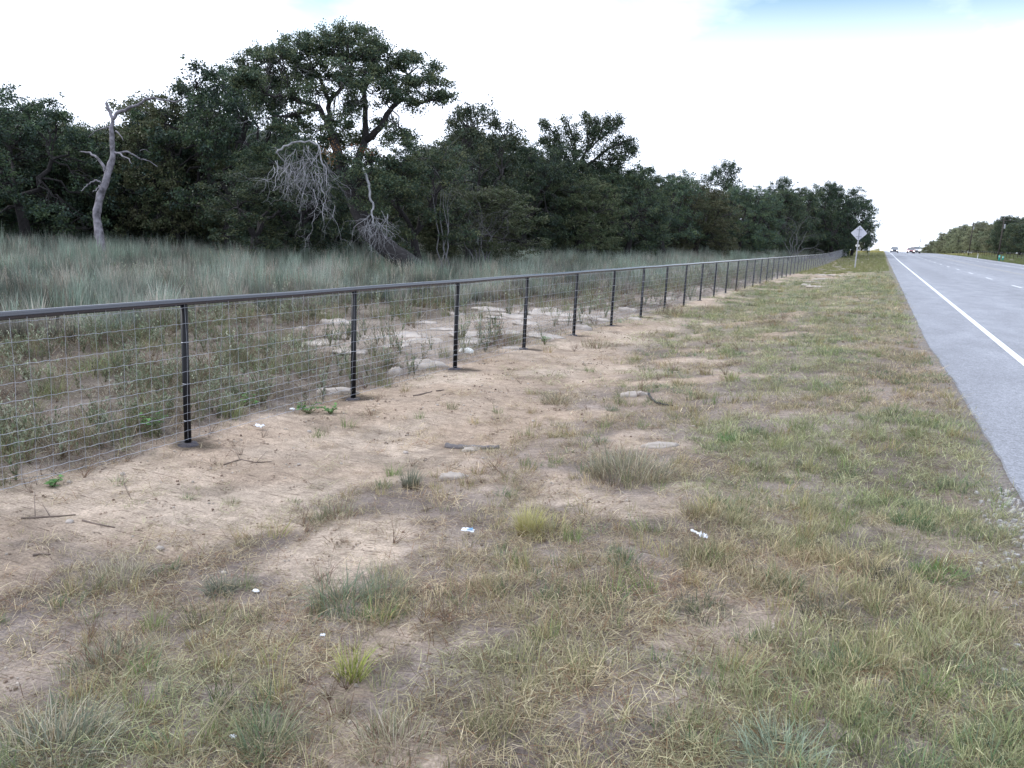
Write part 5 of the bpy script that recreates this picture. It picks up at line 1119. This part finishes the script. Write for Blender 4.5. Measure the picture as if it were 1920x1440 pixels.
# ------------------------------------------------------------------ vehicles
def car(name, x, y, mats, label, cat, style='sedan', away=False, lit=True):
    z = float(zroad(y)); o = empty(name, (x, y, z), PI if away else 0); tag(o, label, cat)   # nose towards -Y
    wdt = 0.92 if style != 'pickup' else 0.98
    if style == 'sedan':
        low = [(-2.3, .28), (-2.35, .55), (-2.2, .72), (-1.2, .90), (1.6, .98), (2.25, .95), (2.35, .6), (2.3, .3)]; cab = [(-1.25, .88), (-.45, 1.40), (.9, 1.43), (1.75, .96)]
    elif style == 'suv':
        low = [(-2.35, .32), (-2.4, .65), (-2.25, .92), (-1.3, 1.06), (2.3, 1.10), (2.4, .7), (2.35, .34)]; cab = [(-1.35, 1.04), (-.7, 1.68), (1.9, 1.72), (2.32, 1.08)]
    else:
        low = [(-2.7, .42), (-2.78, .75), (-2.65, 1.08), (-1.5, 1.16), (.8, 1.18), (2.7, 1.18), (2.78, .8), (2.7, .45)]; cab = [(-1.35, 1.14), (-.7, 1.84), (.65, 1.86), (.95, 1.17)]
    def loft(prof, w0, w1, zt, mb):
        z0 = min(p[1] for p in prof); z1 = max(p[1] for p in prof); n = len(prof); v = []
        for sgn in (-1, 1):
            for (yy, zz) in prof: t = (zz-z0)/(z1-z0); v.append((sgn*(w0*(1-t)+w1*t), yy, zz))
        mb.add(v, [tuple(range(n)), tuple(range(n, 2*n))[::-1]]+[(i, n+i, n+(i+1) % n, (i+1) % n) for i in range(n)]); return mb
    b = loft(low, wdt, wdt*.95, 0, MB()).build('body', mats, o)
    bv = b.modifiers.new('bevel', 'BEVEL'); bv.width = .06; bv.segments = 2
    g = loft(cab, wdt*.93, wdt*.72, 0, MB()).build('window_glass', M['glass'], o)
    (a0, az), (a1, bz) = cab[1], cab[2]
    rf = MB(); rf.box((-wdt*.73, a0-.03, bz-.03), (wdt*.73, a1+.06, bz+.035)); r = rf.build('roof', mats, o); bv = r.modifiers.new('bevel', 'BEVEL'); bv.width = .03; bv.segments = 2
    for sgn in (-1, 1):
        for (p, q) in ((cab[0], cab[1]), (cab[2], cab[3])):
            pl = MB(); pl.tube([(sgn*wdt*.925, p[0], p[1]), (sgn*wdt*.735, q[0], q[1])] if p is cab[0] else [(sgn*wdt*.735, p[0], p[1]), (sgn*wdt*.925, q[0], q[1])], .035, 5); pl.build('pillar', mats, o)
        m_ = MB(); m_.box((min(sgn*(wdt+.02), sgn*(wdt+.17)), cab[0][0]+.25, cab[0][1]+.05), (max(sgn*(wdt+.02), sgn*(wdt+.17)), cab[0][0]+.35, cab[0][1]+.2)); m_.build('mirror', mats, o)
        hy = low[1][0]-.02; hl = MB(); zl = low[1][1]+.02
        hl.box((min(sgn*.45, sgn*.80), hy, zl-.03), (max(sgn*.45, sgn*.80), hy+.12, zl+.12)); hl.build('headlight', M['lamp'] if lit else M['chrome'], o)
        for wy in (low[0][0]+.75, low[-1][0]-.75):
            wr = .33 if style == 'sedan' else .38
            t_ = MB(); t_.tube([(sgn*(wdt-.20), wy, wr), (sgn*(wdt+.02), wy, wr)], wr, 16); w_ = t_.build('wheel', M['tyre'], o)
            t_ = MB(); t_.tube([(sgn*(wdt+.0), wy, wr), (sgn*(wdt+.035), wy, wr)], wr*.6, 10); t_.build('rim', M['rim'], w_)
    gr = MB(); gr.box((-.42, low[1][0]-.03, low[1][1]-.10), (.42, low[1][0]+.05, low[1][1]+.10)); gr.build('grille', M['trim'], o)
    bp = MB(); bp.box((-wdt*.96, low[0][0]-.09, low[0][1]-.02), (wdt*.96, low[0][0]+.15, low[0][1]+.17)); bp.build('bumper', M['trim'], o)
    return o
def lane(px, y): d = ray(px, 470); return d[0]/d[1]*y
car('dark_car', lane(1677, 236), 236, M['dkcar'], 'dark blue car with lit headlights coming in the left lane', 'car', 'sedan')
car('red_car', lane(1708, 243), 243, M['redcar'], 'red car with lit headlights coming in the second lane', 'car', 'sedan')
car('white_pickup', lane(1718, 262), 262, M['whcar'], 'white pickup truck behind the red car on the crest', 'truck', 'pickup')

# ------------------------------------------------------------------ poles, marker, pedestals on the right
def upole(px, pytop, y, label, arm=True):
    d = ray(px, 478); x = d[0]/d[1]*y; t = ray(px+3, pytop); zt = 1.6+t[2]/t[1]*y; g = float(tz(x, y)); o = empty('utility_pole', (x, y, g)); tag(o, label, 'utility pole', None)
    mb = MB(); mb.tube([(0, 0, -.5), (.02, 0, (zt-g)*.5), (.05, 0, zt-g)], np.array([.15, .13, .10]), 9); mb.build('pole', M['pole'], o, smooth=True)
    if arm:
        mb = MB(); mb.box((-1.1, -.07, zt-g-.55), (1.1, .05, zt-g-.43)); mb.build('crossarm', M['pole'], o)
        for sx_ in (-1.0, 0.05, 1.0):
            q = MB(); q.tube([(sx_, 0, zt-g-.43 if abs(sx_) > .5 else zt-g), (sx_, 0, (zt-g-.22) if abs(sx_) > .5 else zt-g+.18)], .05, 6); q.build('insulator', M['insul'], o)
        q = MB(); q.tube([(.28, .05, zt-g-1.9), (.28, .05, zt-g-1.1)], .17, 9); q.build('transformer', M['insul'], o)
    return np.array([x, y, zt])
P1 = upole(1872, 408, 172, 'tall dark utility pole nearest on the right before the dark oaks', True)
P2 = upole(1816, 417, 262, 'middle utility pole standing where the pale trees meet the dark ones')
P3 = upole(1722, 447, 520, 'small distant utility pole at the left end of the right wood')
for k, (dx, dz) in enumerate(((-1.0, -.2), (1.0, -.2), (.05, .2))):
    mb = MB(); pts = []
    d01 = P1-P2; P0 = P1+d01*0.9
    for a, b in ((P0, P1), (P1, P2), (P2, P3)):
        for j in range(12): t = j/12; p = a*(1-t)+b*t; p = p+np.array([dx, 0, dz-1.3*4*t*(1-t)]); pts.append(p)
    pts.append(P3+np.array([dx, 0, dz])); mb.tube(np.array(pts), .010, 4, cap=False); o = mb.build('power_line', M['cable']); tag(o, ('power cable on the road side of the pole arms', 'power cable on the wood side of the pole arms', 'power cable running over the pole tops')[k], 'cable')
def ground_ray(px, y): d = ray(px, 482); x = d[0]/d[1]*y; return x, float(tz(x, y))
x, g = ground_ray(1833, 178); o = empty('marker_post', (x, 178, g)); tag(o, 'white marker post in the grass beyond the right lanes', 'marker post')
mb = MB(); mb.box((-.06, -.02, -.2), (.06, .02, 1.05)); mb.box((-.05, -.02, 1.05), (.05, .02, 1.12)); mb.build('post', M['marker'], o); mb = MB(); mb.box((-.045, -.032, .85), (.045, -.0205, 1.0)); mb.build('reflector', M['insul'], o)
for k, (px, lb) in enumerate(((1874, 'left teal utility pedestal near the foot of the tall pole'), (1881, 'right teal utility pedestal near the foot of the tall pole'))):
    x, g = ground_ray(px, 160); o = empty('utility_pedestal', (x, 160, g)); tag(o, lb, 'pedestal'); mb = MB(); mb.tube([(0, 0, -.1), (0, 0, .95-.1*k), (0, 0, 1.0-.1*k)], np.array([.15, .15, .09]), 10); mb.build('housing', M['teal'], o, smooth=True)
    mb = MB(); mb.tube([(0, 0, .66), (0, 0, .74)], .165, 10); mb.build('collar', M['marker'], o)
# low wire fence along the right wood
rf = empty('field_fence', (23, 120, float(tz(23, 120)))); tag(rf, 'thin wire fence along the foot of the wood right of the road', 'fence'); lo = np.array(rf.location)
pmb = MB(); pmb.tube([(0, 0, -.2), (0, 0, 1.2)], .04, 6); pmx = pmb.build('post', M['pole'], None, link=False).data
yy = np.arange(110, 330, 5.0)
for y in yy:
    o = bpy.data.objects.new('post', pmx); C.objects.link(o); o.parent = rf; o.location = np.array([23.5, y, float(tz(23.5, y))])-lo
for hgt in (.35, .65, .95, 1.15):
    mb = MB(); mb.tube(np.stack([yy*0+23.5, yy, tz(yy*0+23.5, yy)+hgt], 1)-lo, .006, 3, cap=False); mb.build('line_wire', M['wire'], rf)
print('objects', len(S.objects), 'tris', sum(len(m.polygons) for m in bpy.data.meshes))
